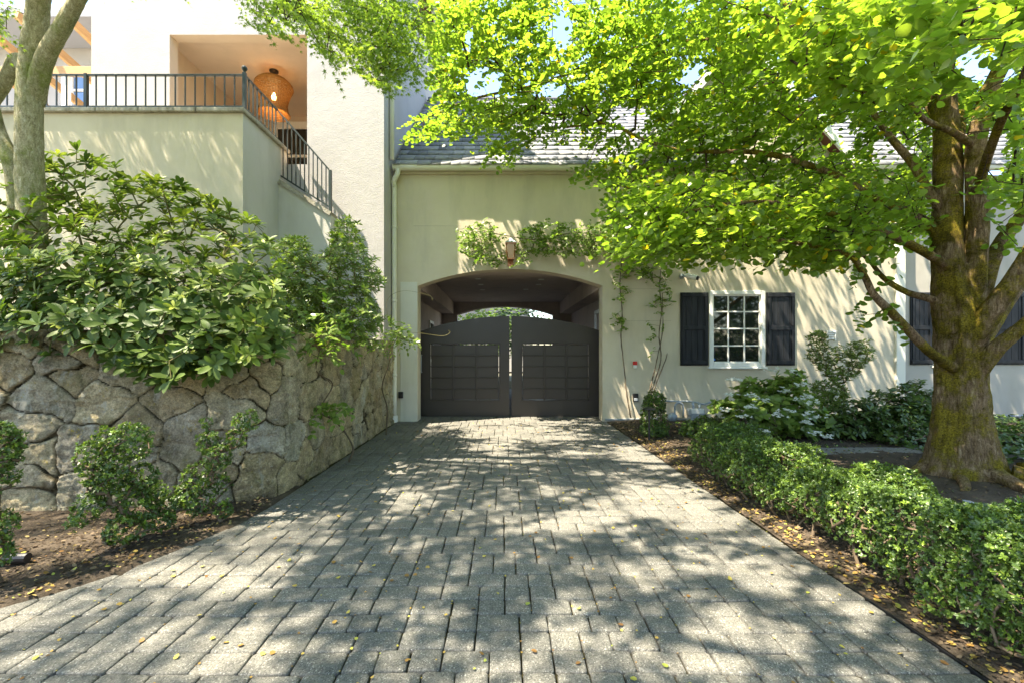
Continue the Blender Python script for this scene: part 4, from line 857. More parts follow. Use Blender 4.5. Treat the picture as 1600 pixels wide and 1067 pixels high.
# ---- boxwood style leaf masses
def box_leaves(C, outd, n, leaf=.026):
    ax = unit(outd+rng.normal(size=C.shape)*.45); return whorls(C, ax, n, leaf, 1.4)
def boxwood(name, label, blobs, base, mt=M_box, dens=1.0, leaf=.026, stems=None, group=None, cat='bush'):
    t = thing(name, label, cat, base, 0, group); C = []; O = []
    for (x, y, z, rx, ry, rz) in blobs:
        n = int(dens*2400*(rx*ry+ry*rz+rx*rz)*1.3); d_ = rnd_dir(n); r = rng.uniform(.55, 1.0, n)[:, None]**.5*(1+.22*fbm(d_*2.5+x*7+y*3, 2, 3)[:, None])
        C.append(np.array([x, y, z])+d_*r*np.array([rx, ry, rz])); O.append(d_+np.array([0, 0, .35]))
    C = np.concatenate(C); O = np.concatenate(O); k = C[:, 2] > .03; C, O = C[k], O[k]
    p, d, nr, s = box_leaves(C, O, 7, leaf)
    rn = np.repeat(np.clip(rng.normal(.45, .2, len(C))+.4*(rng.random(len(C)) < .15), 0, 1), 7); scatter('foliage', *HEX, p, d, nr, s, mt, t, rn)
    b = np.array(base); sk = [b+np.array([dx, dy, .02]) for dx, dy in (stems or ((-.08, 0), (.07, .03), (0, -.05)))]
    sel = C[rng.random(len(C)) < min(1, 220/len(C))]; edges_mesh('stems', grow(sk, sel, .12, .0028, .014, .4, .5, ) if False else grow(sk, sel, .12, .0028, .016, .42), M_stemb, t, 5)
# left bushes
def lb(px, py, D, r, rz=None): c = at(px, py, D); return (c.x, c.y, c.z, r, r, rz or r)
b0 = at(170, 860, 3.5); b0.z = .0
boxwood('boxwood', 'leggy boxwood with two clumps in the soil before the stone wall', [lb(150, 720, 3.5, .13, .2), lb(205, 690, 3.55, .15, .16), lb(185, 760, 3.6, .15, .16), lb(140, 790, 3.45, .10, .12), lb(215, 790, 3.7, .15, .15), lb(240, 770, 3.8, .10, .12), lb(120, 815, 3.35, .06, .06), lb(195, 825, 3.55, .14, .12), lb(165, 690, 3.5, .10, .12), lb(225, 745, 3.65, .10, .12), lb(175, 735, 3.5, .14, .2), lb(250, 815, 3.75, .11, .08)], b0, dens=.9)
b0 = at(330, 800, 4.05); b0.z = .0
boxwood('boxwood', 'sparse boxwood with a tilting sprig nearer the wall corner', [lb(385, 657, 4.05, .11), lb(368, 685, 4.05, .09), lb(325, 690, 4.0, .10), lb(340, 715, 4.0, .12), lb(310, 745, 4.0, .13), lb(290, 775, 3.95, .12), lb(345, 755, 4.1, .09), lb(265, 790, 3.9, .1), lb(310, 785, 4.0, .12), lb(350, 795, 4.1, .08), lb(322, 660, 4.0, .05)], b0, dens=.8)
b0 = at(-25, 905, 3.0); b0.z = .0
boxwood('boxwood', 'boxwood cut by the left edge of the photo', [lb(-15, 700, 3.0, .16, .2), lb(5, 690, 3.0, .10, .14), lb(-10, 745, 3.0, .12, .12), lb(0, 815, 2.95, .10, .09), lb(-15, 860, 2.9, .12, .12)], b0)
# clipped bush by the path light
boxwood('boxwood', 'narrow clipped boxwood column beside the black path light', [(2.72, 8.2, .38, .22, .22, .38), (2.78, 8.3, .62, .2, .2, .22), (2.7, 8.1, .15, .26, .24, .15)], (2.74, 8.2, 0), leaf=.03, dens=1.0)
# hedge on the right
def hedge():
    t = thing('boxwood_hedge', 'low boxwood hedge with bright tips beside the right edge of the driveway', 'hedge', (2.85, 4, 0)); n = 21000
    y = rng.uniform(1.35, 6.1, n)**1.0; y = 6.1-(6.1-1.35)*rng.random(n)**.8
    a = rng.uniform(0, 1, n); wdt = .38+.05*np.sin(y*3.1); zt = .56+.05*np.sin(y*2.3+1)+.05*np.sin(y*5.7)
    zt = zt*np.clip(.5+(6.25-y)*1.1, 0, 1)
    u = rng.uniform(-1, 1, n); face = rng.random(n); d = np.zeros((n, 3)); P = np.zeros((n, 3))
    topm = face < .42; 
    P[:, 0] = np.where(topm, u, np.where(rng.random(n) < .68, -1., 1.))
    P[:, 2] = np.where(topm, 1.0, rng.random(n)**.8)
    d[:, 0] = np.where(topm, u*.4, P[:, 0]); d[:, 2] = np.where(topm, 1, .3)
    dep = rng.random(n)**2*.16; lump = .15*fbm(np.column_stack([y*2.6, P[:, 0]*1.3, P[:, 2]*2]), 3, 12)
    cx = 2.84+.03*np.sin(y*2)
    rnd_ = 1-.30*np.clip(P[:, 2]-.6, 0, 1)*np.abs(P[:, 0])-.25*np.clip(.25-P[:, 2], 0, 1)
    X = cx+P[:, 0]*(wdt+lump-dep)*rnd_; Z = P[:, 2]*(zt+lump-np.where(topm, dep*.6, 0))+rng.uniform(-.01, .02, n)
    C = np.column_stack([X, y+rng.normal(size=n)*.01, Z]); k = (C[:, 2] > .09+.12*rng.random(n)) & ~((np.abs(y-2.72) < .07) & (X < 2.8) & (rng.random(n) < .8)); C, d = C[k], d[k]
    ax = unit(d+rng.normal(size=d.shape)*.5); p, dd, nr, s = whorls(C, ax, 7, .0235, 1.4)
    rn = np.repeat(np.clip(rng.normal(.42, .18, len(C))+.5*(rng.random(len(C)) < .16), 0, 1), 7)
    scatter('foliage', *HEX, p, dd, nr, s, M_box, t, rn)
    sk = []; 
    for yy in np.arange(1.5, 6.1, .16): 
        for dx in (-.26, -.12, .08): sk.append(np.array([2.82+dx+rng.uniform(-.04, .04), yy+rng.uniform(-.05, .05), .01]))
    sel = C[rng.random(len(C)) < .16]; sel = sel*np.array([1, 1, .8])+np.array([0, 0, .02]); edges_mesh('stems', grow(sk, sel, .12, .0026, .013, .42), M_stemb, t, 4)
hedge()
# garden shrubs
def shrub_blob(name, label, blobs, base, mt, leaf, n, tv, dens=300, up=.8, stemm=M_stemb, cat='shrub'):
    t = thing(name, label, cat, base); C = []; O = []
    for (x, y, z, rx, ry, rz) in blobs:
        k = int(dens*(rx*ry+ry*rz+rx*rz)*3); d_ = rnd_dir(k); r = rng.random(k)[:, None]**.33*(1+.25*fbm(d_*2+x, 2, 4)[:, None]); C.append(np.array([x, y, z])+d_*r*np.array([rx, ry, rz])); O.append(d_*.6+np.array([0, -.1, up]))
    C = np.concatenate(C); O = np.concatenate(O); k = (C[:, 2] > base[2]+.04) & (C[:, 1] < 9.93); C, O = C[k], O[k]
    p, d, nr, s = whorls(C, O+rng.normal(size=O.shape)*.25, n, leaf, .8); scatter('foliage', *tv, p, d, nr, s, mt, t, None, True)
    b = np.array(base); sk = [b+np.array([dx, dy, .03]) for dx, dy in ((-.1, 0), (.1, .04), (0, -.08), (.02, .1))]
    sel = C if len(C) < 400 else C[rng.random(len(C)) < 400/len(C)]; edges_mesh('stems', grow(sk, sel, .25, .003, .022, .42), stemm, t, 4); return t, C
hy, HC = shrub_blob('hydrangea', 'leafy hydrangea dotted with white flower heads under the window', [(4.1, 7.6, .45, .45, .4, .4), (4.55, 7.6, .65, .5, .4, .5), (4.2, 7.7, .85, .3, .3, .25), (5.0, 7.7, .45, .45, .4, .4), (4.8, 7.6, .95, .3, .3, .3), (3.75, 7.7, .6, .2, .2, .12)], (4.5, 7.7, .05), M_vine, .13, 6, OVAL, 62)
fl_ = [(1150, 592), (1132, 640), (1171, 634), (1205, 578), (1240, 578), (1249, 601), (1228, 610), (1252, 622), (1270, 628), (1262, 645), (1278, 652), (1187, 672), (1275, 676), (1291, 680), (1258, 660), (1215, 648), (1235, 640), (1172, 618), (1195, 625), (1144, 617), (1160, 650), (1265, 618)]
for px, py in fl_:
    c = np.array(at(px+rng.uniform(-2, 2), py, 6.95+rng.uniform(-.12, .12))); n = 9; C = c+rng.normal(size=(n, 3))*np.array([.055, .04, .018]); p, d, nr, s = whorls(C, np.tile([0, -.3, 1.], (n, 1)), 5, .042, .5)
    o = scatter('flower_head', *OVAL, p, d, nr, s, M_petal, hy)
pieris('azalea', 'tall thin azalea with two leafy tops against the sunlit wall', [(1262, 525), (1285, 515), (1300, 545), (1330, 535), (1362, 530), (1366, 555), (1345, 580), (1322, 600), (1325, 640), (1280, 640), (1265, 600), (1290, 590), (1262, 560)], (8.2, 8.8), 560, .085, (6.4, 8.5, .05), M_pier2, 7)
shrub_blob('laurel_shrub', 'broad dark laurel between the azalea and the mossy tree', [(5.9, 7.7, .35, .55, .4, .38), (6.6, 7.8, .45, .55, .4, .45), (7.1, 7.8, .55, .5, .4, .5), (7.5, 8.0, .4, .4, .4, .4), (5.3, 7.8, .25, .4, .3, .25)], (6.7, 7.9, .05), M_dark, .115, 7, LONG, 95)
shrub_blob('low_shrub', 'low green shrub at the wall foot behind the hedge end', [(3.5, 8.0, .18, .4, .3, .2), (3.9, 7.2, .2, .4, .35, .22), (3.3, 6.9, .16, .3, .3, .18), (3.9, 8.6, .16, .4, .3, .18)], (3.7, 7.6, .02), M_box, .06, 7, HEX, 190)
shrub_blob('low_shrub', 'spreading low shrub on the wall side of the garden path', [(7.4, 6.9, .15, .5, .3, .15), (6.4, 7.3, .2, .5, .3, .2)], (6.9, 7.1, .02), M_dark, .07, 7, HEX, 170)
# ground cover right of the tree
n = 3300; C = np.column_stack([rng.uniform(6.2, 15, n), rng.uniform(3.6, 9.8, n), np.zeros(n)]); C = C[(C[:, 0] > 6.2+.25*fbm(C[:, :2]*2, 2, 3)) & ~((C[:, 1] < 5.2) & (C[:, 0] < 6.9))]; C[:, 2] = .06+.16*np.abs(fbm(C[:, :2]*1.5, 3, 5))+rng.random(len(C))*.1
p, d, nr, s = whorls(C, np.tile([0, -.2, 1.], (len(C), 1))+rng.normal(size=C.shape)*.3, 8, .085, .6); o = scatter('ground_cover', *OVAL, p, d, nr, s, M_dark, None, None, True); tag(o, 'dark leafy ground cover to the right of the mossy tree', 'ground cover', kind='stuff')
n = 900; C = np.column_stack([rng.uniform(3.3, 7, n), rng.uniform(4.3, 9.8, n), np.full(n, .05)]); p, d, nr, s = whorls(C, np.tile([0, -.2, 1.], (n, 1))+rng.normal(size=C.shape)*.3, 6, .05, .8); o = scatter('weeds', *HEX, p, d, nr, s, M_box, None); tag(o, 'small weeds scattered over the soil behind the hedge', 'weeds', kind='stuff')

# ================================================================== MOSSY KATSURA TREE
kt = thing('katsura_tree', 'thick mossy katsura tree with round bright leaves right of the driveway', 'tree', (5.37, 5.3, 0))
def limb(mb, pts, r0, r1, seg=14, n=8, tw=.07, ridge=.0, flare=None):
    P = crom(pts, n); m_ = len(P); rad = [r0+(r1-r0)*(i/(m_-1))**.8 for i in range(m_)]
    if flare: rad = [r*(1+flare[0]*math.exp(-i/(m_-1)*flare[1])) for i, r in enumerate(rad)]
    ph = random.uniform(0, 9)
    def fn(i, a, r): return r*(1+tw*math.sin(3*a+i*.25+ph)+tw*.6*math.sin(5*a-i*.33+ph*2)+ridge*math.sin(11*a+.6*math.sin(i*.3))+random.uniform(-.03, .03))
    mb.tube(P, rad, seg, 0, fn); return P
tr = MB(); skel = []
def trunk_main():
    D0 = 5.3
    C = [(1503, 775), (1503, 755), (1504, 720), (1504, 680), (1503, 640), (1501, 600), (1500, 560), (1500, 520), (1500, 485), (1492, 450), (1486, 415)]
    Wd = [150, 122, 92, 76, 66, 61, 59, 59, 62, 52, 40]
    P = crom([at(x, y, D0) for x, y in C], 14); W_ = np.interp(np.arange(len(P)), np.arange(0, len(P), 14), Wd)/F*D0/2
    rs = np.random.default_rng(4); nseg = 110; ns = len(P); A = np.arange(nseg)/nseg*2*math.pi
    I, K = np.meshgrid(np.arange(ns), np.arange(nseg), indexing='ij'); a = A[K].ravel(); z = I.ravel()/14.
    q = np.column_stack([np.cos(a)*5, np.sin(a)*5, z*.55]); q2 = np.column_stack([np.cos(a)*11, np.sin(a)*11, z*1.2])
    rid = fbm(q, 3, 3); fine = fbm(q2, 3, 7)
    root = np.clip(1.6-z, 0, 2); lob = (np.sin(5*a+1.0)*.5+np.sin(3*a+.4)*.5)
    flut = .07*np.sin(4*a+.5*z)+.05*np.sin(7*a-.3*z)
    r = W_[I.ravel()]*(1+.09*rid+.12*fine+flut*np.clip(z/6, .3, 1)+lob*root*.20)
    Pc = np.array(P)[I.ravel()]; V = Pc+np.column_stack([np.cos(a)*r, np.sin(a)*r, np.zeros(len(a))])
    q = np.array([[i*nseg+k, i*nseg+(k+1) % nseg, (i+1)*nseg+(k+1) % nseg, (i+1)*nseg+k] for i in range(ns-1) for k in range(nseg)])
    return np_mesh('trunk', V, np.full(len(q), 4), q.ravel(), M_bark, kt, None, True)
trunk_main()
LIMBS = [ # (points in px,py,depth), start radius, end radius
 ([(1494, 520, 5.3), (1485, 440, 5.3), (1480, 360, 5.32), (1480, 250, 5.3), (1475, 140, 5.3), (1462, 30, 5.2), (1455, -120, 5.1), (1440, -300, 5.0)], .185, .07),
 ([(1508, 540, 5.28), (1522, 430, 5.2), (1528, 330, 5.15), (1524, 230, 5.1), (1545, 150, 5.05), (1575, 88, 5.0), (1600, 60, 4.95), (1660, -40, 4.8)], .13, .05),
 ([(1508, 560, 5.25), (1548, 488, 5.0), (1590, 430, 4.85), (1650, 330, 4.7), (1720, 200, 4.5)], .125, .06),
 ([(1520, 590, 5.2), (1558, 545, 5.0), (1600, 508, 4.85), (1680, 440, 4.6)], .10, .05),
 ([(1520, 520, 5.3), (1540, 440, 5.3), (1565, 380, 5.35), (1600, 330, 5.4), (1660, 230, 5.5)], .10, .05),
 ([(1515, 560, 5.4), (1555, 500, 5.6), (1600, 440, 5.8), (1680, 350, 6.1)], .10, .05),
 ([(1490, 575, 5.2), (1448, 545, 5.05), (1397, 493, 4.95), (1366, 462, 4.9), (1350, 430, 4.9), (1326, 400, 4.85), (1270, 385, 4.8), (1180, 370, 4.8)], .06, .015),
 ([(1490, 480, 5.3), (1453, 467, 5.35), (1414, 456, 5.5), (1380, 434, 5.7), (1355, 405, 5.9), (1310, 372, 6.2), (1250, 365, 6.5)], .05, .014),
 ([(1485, 420, 5.25), (1444, 394, 5.1), (1391, 367, 5.0), (1330, 345, 4.9), (1240, 320, 4.8), (1150, 318, 4.8), (1080, 330, 4.9)], .055, .014),
 ([(1482, 380, 5.3), (1451, 352, 5.35), (1410, 330, 5.4), (1361, 307, 5.6), (1300, 272, 5.9), (1190, 240, 6.3), (1066, 236, 6.7), (999, 216, 6.9), (950, 195, 7.1), (880, 200, 7.3)], .07, .014),
 ([(1480, 340, 5.3), (1451, 300, 5.3), (1425, 255, 5.4), (1387, 210, 5.5), (1330, 130, 5.7), (1250, 40, 6.0), (1180, -60, 6.2)], .06, .02),
 ([(1524, 230, 5.1), (1490, 208, 4.95), (1444, 187, 4.8), (1414, 157, 4.7), (1330, 138, 4.5), (1260, 100, 4.4)], .045, .008),
 ([(1478, 200, 5.3), (1420, 120, 5.8), (1330, 60, 6.5), (1150, 60, 7.3), (980, 80, 8.0), (850, 130, 8.3), (740, 155, 8.4), (680, 180, 8.4)], .07, .014),
 ([(1475, 120, 5.3), (1400, 10, 4.8), (1300, -160, 4.4), (1100, -380, 3.9), (800, -600, 3.6)], .08, .03),
 ([(1478, 280, 5.4), (1500, 180, 6.0), (1450, 90, 6.8), (1380, 20, 7.6), (1300, -40, 8.2)], .07, .02),
 ([(1466, 60, 5.2), (1380, -60, 5.8), (1200, -180, 6.6), (950, -220, 7.2), (750, -200, 7.6)], .07, .02),
 ([(1524, 300, 5.1), (1560, 200, 4.2), (1620, 60, 3.4), (1600, -150, 2.9)], .05, .02),
]
for pts, a, b in LIMBS:
    P = limb(tr, [at(*p) for p in pts], a, b, 14 if a > .09 else 9, 9, .06, .02); skel += [np.array(q) for q in P[3:]]
tr.build('limbs', M_bark, kt, True)
rt = MB()
for (x1, y1, a) in ((6.75, 4.5, .12), (4.75, 4.75, .08), (6.1, 4.3, .10), (4.6, 5.5, .08), (5.3, 4.25, .09)):
    c = Vector((5.4, 5.2, .26)); e_ = Vector((x1, y1, .03)); limb(rt, [c.lerp(e_, .25)+Vector((0, 0, .0)), c.lerp(e_, .5)+Vector((0, .05, .03)), c.lerp(e_, .75)+Vector((0, -.04, 0)), e_], a, .03, 10, 6)
rt.build('root', M_bark, kt, True)
POLY_K = [(640, 185), (680, 175), (690, 120), (672, 60), (678, -5), (1605, -5), (1605, 330), (1560, 300), (1500, 330), (1450, 360), (1400, 380), (1330, 395), (1290, 415), (1240, 405), (1200, 400), (1150, 385), (1085, 398), (1040, 400), (985, 405), (960, 380), (945, 345), (965, 310), (940, 290), (900, 268), (850, 235), (800, 262), (760, 240), (700, 232), (650, 215)]
GAPS = [(757, 132, 30, 28), (735, 60, 8, 22), (880, 45, 16, 38), (862, 145, 20, 14), (1527, 100, 34, 30), (1570, 120, 22, 22), (985, 182, 30, 20), (1090, 118, 22, 22), (1310, 215, 30, 24), (1390, 240, 34, 26), (865, 246, 60, 20), (690, 238, 60, 22), (1550, 240, 30, 40), (1530, 20, 20, 10), (1480, 300, 34, 60), (1482, 190, 30, 50)]
def kd(px, py):
    u = rng.random(len(px)); near = np.clip((px-1000)/450, 0, 1)*np.clip((300-py)/220, 0, 1)
    lo = 6.2-3.9*near; lo = np.where(py > 280, 4.4, lo); lo = np.where((px < 950) & (py > 150), 7.0, lo); hi = np.where((px < 950), 9.5, 9.3)
    u = np.where(rng.random(len(px)) < .28*near, u*.35, u)
    return lo+(hi-lo)*u
def roof_ok(P, mgn=.25): return (P[:, 1] < 9.5) | (P[:, 2] > EZ+.3+SL*(P[:, 1]-EY)+mgn)
def gap_keep(P, gaps, pr=.9):
    px, py = proj(P); k = np.ones(len(P), bool)
    for x, y, a, b in gaps: k &= ~((((px-x)/a)**2+((py-y)/b)**2 < 1) & (rng.random(len(P)) < pr))
    return k
CV = poly_pts(4300, POLY_K, kd); CV = CV[roof_ok(CV) & gap_keep(CV, GAPS)]
px, py = proj(CV); CV = CV[~((px < 1000) & (rng.random(len(CV)) < .12))]
def wall_thin(P):
    t = (10-P[:, 1])/.48; xw = P[:, 0]+t; zw = P[:, 2]-2.2*t
    a = (t > 0) & (xw > 2.3) & (xw < 4.4) & (zw > -.2) & (zw < 3.2); b = (t > 0) & (xw > 4.4) & (xw < 8.6) & (zw > .2) & (zw < 5)
    q = rng.random(len(P)); return ~((a & (q < .88)) | (b & (q < .42)))
CV = np.concatenate([CV[wall_thin(CV)], poly_pts(420, [(690, 0), (1000, 0), (1100, 120), (1000, 200), (860, 195), (690, 205), (700, 120)], lambda x, y: rng.uniform(6.6, 9.3, len(x)))]); CV = CV[roof_ok(CV) & gap_keep(CV, GAPS)]
# lower layered sprays on the low limbs
CL = poly_pts(260, [(960, 300), (1100, 290), (1300, 300), (1440, 330), (1430, 372), (1340, 385), (1290, 412), (1200, 398), (1080, 395), (1000, 398)], lambda x, y: rng.uniform(4.3, 6.8, len(x)))
few = np.array([at(1345, 493, 4.9), at(1375, 490, 4.92), at(1395, 500, 4.95), at(1365, 455, 4.9), at(1290, 418, 4.8), at(1420, 300, 4.9), at(1560, 352, 4.6), at(1440, 285, 4.7), at(1590, 385, 4.4), at(1340, 425, 4.9)])
# unseen upper crown that shades the garden and wall
def crown_pts(n, c, r, vis_ok=False):
    d_ = rnd_dir(n); q = np.array(c)+d_*(rng.random(n)[:, None]**.4)*np.array(r); px, py = proj(q); off = (py < -25) | (px > 1640) | (px < -40) | (q[:, 1] < .2)
    return q[off & roof_ok(q)]
PATCH = [(1.75, 4.6, .55, .75), (1.2, 5.6, .5, .3), (.3, 6.6, .8, .35), (.6, 8.7, 1.9, .75), (1.7, 3.3, .35, .4), (-1.1, 4.9, .45, .28), (-1.7, 3.15, .35, .3), (-1.2, 2.35, .4, .2), (-.75, 3.6, .2, .14), (.55, 2.45, .3, .16),
         (1.3, 2.5, .35, .2), (-.2, 2.35, .16, .1), (2.9, 3.2, .35, .5), (3.1, 4.6, .3, .3), (3.3, 2.2, .3, .3), (3.0, 7.6, .5, .5), (-2.3, 3.2, .3, .2), (4.3, 4.1, .3, .25), (3.9, 7.6, .7, .4), (-3.0, 2.7, .3, .3), (2.0, 6.6, .4, .5), (-.6, 7.2, .5, .15)]
def hole(P, extra=.27):  # gaps cut into the unseen foliage where sun patches should fall
    g_ = P-np.outer(P[:, 2]/SUN.z, np.array(SUN)); x, y = g_[:, 0], g_[:, 1]
    h = fbm(np.column_stack([x*1.9, y*1.9]), 3, 77) > extra
    for a, b, c_, d_ in PATCH: h |= ((x-a)/c_)**2+((y-b)/d_)**2 < 1
    return h
def canopy(n, gx, gy, hz):
    g_ = np.column_stack([rng.uniform(*gx, n), rng.uniform(*gy, n), np.zeros(n)]); z = rng.uniform(*hz, n); P = g_+np.outer(z/SUN.z, np.array(SUN))
    px, py = proj(P); off = (py < -30) | (px > 1650) | (px < -60) | (P[:, 1] < .2)
    return P[off & ~hole(P) & roof_ok(P)]
CU = np.concatenate([canopy(4600, (-1.5, 11), (-.5, 9.5), (6.0, 9.5))])
CU = CU[wall_thin(CU)]
print('unseen crown', len(CU)); CR = poly_pts(330, [(1420, -5), (1605, -5), (1605, 300), (1550, 240), (1440, 250)], lambda x, y: rng.uniform(8.0, 9.4, len(x))); CR = CR[gap_keep(CR, GAPS)]; CK = np.concatenate([CV, CL, few, CU, CR]); CK = CK[np.linalg.norm(CK-np.array([0, 0, CH]), axis=1) > 2.0]
out = unit(CK-np.array([5.3, 5.3, 4.5])); D = unit(out*np.array([1, 1, .3])+rng.normal(size=CK.shape)*np.array([.6, .6, .25])+np.array([0, 0, -.12]))
p, d, nr, s, a, b = sprays(CK, D, 15, .55, .075, .45, .42)
pxx, pyy = proj(p); k = np.linalg.norm(p-np.array([0, 0, CH]), axis=1) > 1.75; k &= ~((pyy > 0) & (pyy < 1067) & (pyy > 425) & (pxx > 700) & (pxx < 1320)) ; k &= gap_keep(p, GAPS, .75) & roof_ok(p, .0) & (p[:, 1] < 30)
k &= wall_thin(p) | (rng.random(len(p)) < .45); p, d, nr, s = p[k], d[k], nr[k], s[k]; rn = rng.random(len(p))*.94; yl = rng.random(len(p)) < .012; rn[yl] = .99
rn = np.clip(rn*.6+.38*(fbm(p*.9, 2, 5)+.5), 0, .94); rn[yl] = .99
scatter('crown', *ROUND, p, d, nr, s, M_kats, kt, rn)
edges_mesh('twigs', grow(skel, CK, .45, .0026, .022, .42, .04), M_twig, kt)

# ================================================================== JAPANESE MAPLE (left)
mp = thing('maple_tree', 'pale barked Japanese maple with forked trunk at the left edge', 'tree', (-5.8, 5.6, 1.6))
mt = MB(); ms = []
ML = [([(55, 545, 5.7), (52, 420, 5.7), (48, 300, 5.65), (46, 200, 5.6), (48, 110, 5.55), (58, 30, 5.5), (66, -30, 5.4), (90, -160, 5.2), (160, -320, 5.0), (300, -500, 4.7)], .165, .08),
      ([(50, 160, 5.6), (70, 95, 5.5), (100, 40, 5.4), (130, -15, 5.3), (190, -100, 5.1), (300, -160, 4.9), (420, -170, 4.8), (540, -140, 4.7)], .11, .035),
      ([(48, 130, 5.6), (30, 95, 5.7), (10, 125, 5.7), (-20, 170, 5.7)], .09, .07), ([(30, 330, 5.65), (20, 260, 5.6), (-8, 195, 5.6), (-30, 100, 5.5), (-60, -60, 5.4), (-100, -250, 5.2)], .10, .07),
      ([(420, -170, 4.8), (480, -90, 4.8), (540, -40, 4.9), (590, 10, 5.0), (630, 60, 5.1)], .03, .01), ([(420, -170, 4.8), (430, -60, 4.7), (440, 0, 4.7), (455, 35, 4.7)], .02, .008),
      ([(300, -500, 4.7), (500, -650, 4.3), (760, -700, 4.0), (1000, -800, 3.6)], .08, .03), ([(190, -100, 5.1), (300, -420, 4.2), (400, -900, 3.3)], .05, .02)]
for pts, a, b in ML:
    P = limb(mt, [at(*p) for p in pts], a, b, 16, 9, .05); ms += [np.array(q) for q in P[4:]]
mt.build('trunk', M_mbark, mp, True)
POLY_M = [(385, -5), (395, 45), (420, 60), (440, 40), (470, 35), (490, 60), (510, 95), (540, 92), (560, 110), (590, 138), (610, 138), (630, 118), (655, 110), (662, 60), (665, -5)]
MV = poly_pts(420, POLY_M, lambda x, y: rng.uniform(4.2, 5.6, len(x)))
pxm, pym = proj(MV); MV = MV[(pym < 40) | (pxm > 500) | (rng.random(len(MV)) < .5)]
ML2 = poly_pts(10, [(-10, 5), (14, 8), (18, 45), (-10, 50)], lambda x, y: rng.uniform(5.0, 5.4, len(x)))
def crown_m(n, c, r):
    d_ = rnd_dir(n); q = np.array(c)+d_*(rng.random(n)[:, None]**.4)*np.array(r); px, py = proj(q); off = (py < -30) | (px < -60) | (q[:, 1] < .2); return q[off]
MU = np.concatenate([canopy(4800, (-6.5, 1.8), (.2, 7.5), (6.3, 9.0)), crown_m(1150, (-7.3, 6.8, 8.4), (3.0, .9, 1.4))])  # unseen maple foliage added to shade the driveway and terrace wall
CM = np.concatenate([MV, ML2, MU]); out = unit(CM-np.array([-4.5, 4.8, 6.0])); D = unit(out*np.array([1, 1, .2])+rng.normal(size=CM.shape)*np.array([.5, .5, .2])+np.array([.2, 0, -.3]))
p, d, nr, s, a, b = sprays(CM, D, 15, .42, .082, .6, .5)
rn = np.clip(rng.random(len(p))*.7+.3*(fbm(p*.9, 2, 5)+.5), 0, 1); px, py = proj(p); k = ~((py > 150) & (py < 1067) & (px > 120)) & (p[:, 2] > 2.2); scatter('crown', *MAPLE, p[k], d[k], nr[k], s[k], M_maple, mp, rn[k])
edges_mesh('twigs', grow(ms, CM, .4, .0018, .012, .4, .04), M_twig, mp)

# ================================================================== COURTYARD BEYOND THE GATE
def far_tree(label, x, y, h, r, mt, n=500):
    t = thing('courtyard_tree', label, 'tree', (x, y, 0)); m = MB(); P = crom([(x, y, -.1), (x+.1, y, h*.4), (x-.1, y, h*.75)], 6); m.tube(P, [np.interp(i, [0, len(P)-1], [.14, .04]) for i in range(len(P))], 8, .1); m.build('trunk', M_twig, t, True)
    d_ = rnd_dir(n); C = np.array([x, y, h*.62])+d_*(rng.random(n)[:, None]**.4)*np.array([r, r, h*.42])*(1+.25*fbm(d_*2+x, 2, 3)[:, None]); C = C[C[:, 2] > .2]
    p, d, nr, s = whorls(C, d_[:len(C)]*.3+np.array([0, 0, .8]), 8, .16, .8); scatter('crown', *HEX, p, d, nr, s, mt, t)
far_tree('bushy bright tree seen through the left of the far arch', -1.6, 26, 4.6, 1.6, M_kats); far_tree('round dark tree seen in the middle of the far arch', 1.0, 27, 4.8, 1.7, M_dark); far_tree('yellow green tree seen through the right of the far arch', 3.9, 25, 4.5, 1.7, M_pier2)
far_tree('olive tree seen above the gate between the other courtyard trees', .1, 29, 4.9, 1.8, M_vine)
bh = thing('brick_house', 'small brick house far behind the gate seen under the arch', 'house', (-1.6, 34, 0))
N = NT(mat('brick', (.3, .14, .09), .85)); bt = N.n("ShaderNodeTexBrick"); bt.inputs["Scale"].default_value = 3; bt.inputs["Color1"].default_value = (.32, .14, .09, 1); bt.inputs["Color2"].default_value = (.25, .10, .07, 1); bt.inputs["Mortar"].default_value = (.4, .37, .33, 1); mpn = N.co(); N.l(mpn, bt.inputs["Vector"]); M_brick = N.out(bt.outputs[0])
m = MB(); m.box((-6, 34, 0), (2, 42, 5.2)); m.build('wall', M_brick, bh); m = MB(); m.add([(-6.3, 33.6, 5.1), (2.3, 33.6, 5.1), (2.3, 42.4, 5.1), (-6.3, 42.4, 5.1), (-6.3, 38, 7.6), (2.3, 38, 7.6)], [(0, 1, 5, 4), (2, 3, 4, 5), (0, 4, 3), (1, 2, 5)]); m.build('roof', M_slate, bh)
for x in (-4, -1.2): m = MB(); m.bbox((x, 33.93, 1.6), (x+1.2, 34.02, 3.2)); o = m.build('window', M_trimw, bh); m = MB(); m.bbox((x+.1, 33.9, 1.7), (x+1.1, 33.94, 3.1)); m.build('pane', M_glass, o)

# trees across the street behind the viewer: seen in the window panes
n = 9000; C = np.column_stack([rng.uniform(-26, 30, n), rng.uniform(-20, -15, n), rng.random(n)*9]); k = C[:, 2] < 6.5+2.5*np.sin(C[:, 0]*.45)+1.2*np.sin(C[:, 0]*1.3); C = C[k]
p, d, nr, s = whorls(C, np.tile([0, .5, 1.], (len(C), 1))+rng.normal(size=C.shape)*.4, 6, .42, .8); o = scatter('distant_woodland', *HEX, p, d, nr, s, M_dark, None); tag(o, 'dark trees across the street mirrored in the window panes', 'woodland', kind='stuff')

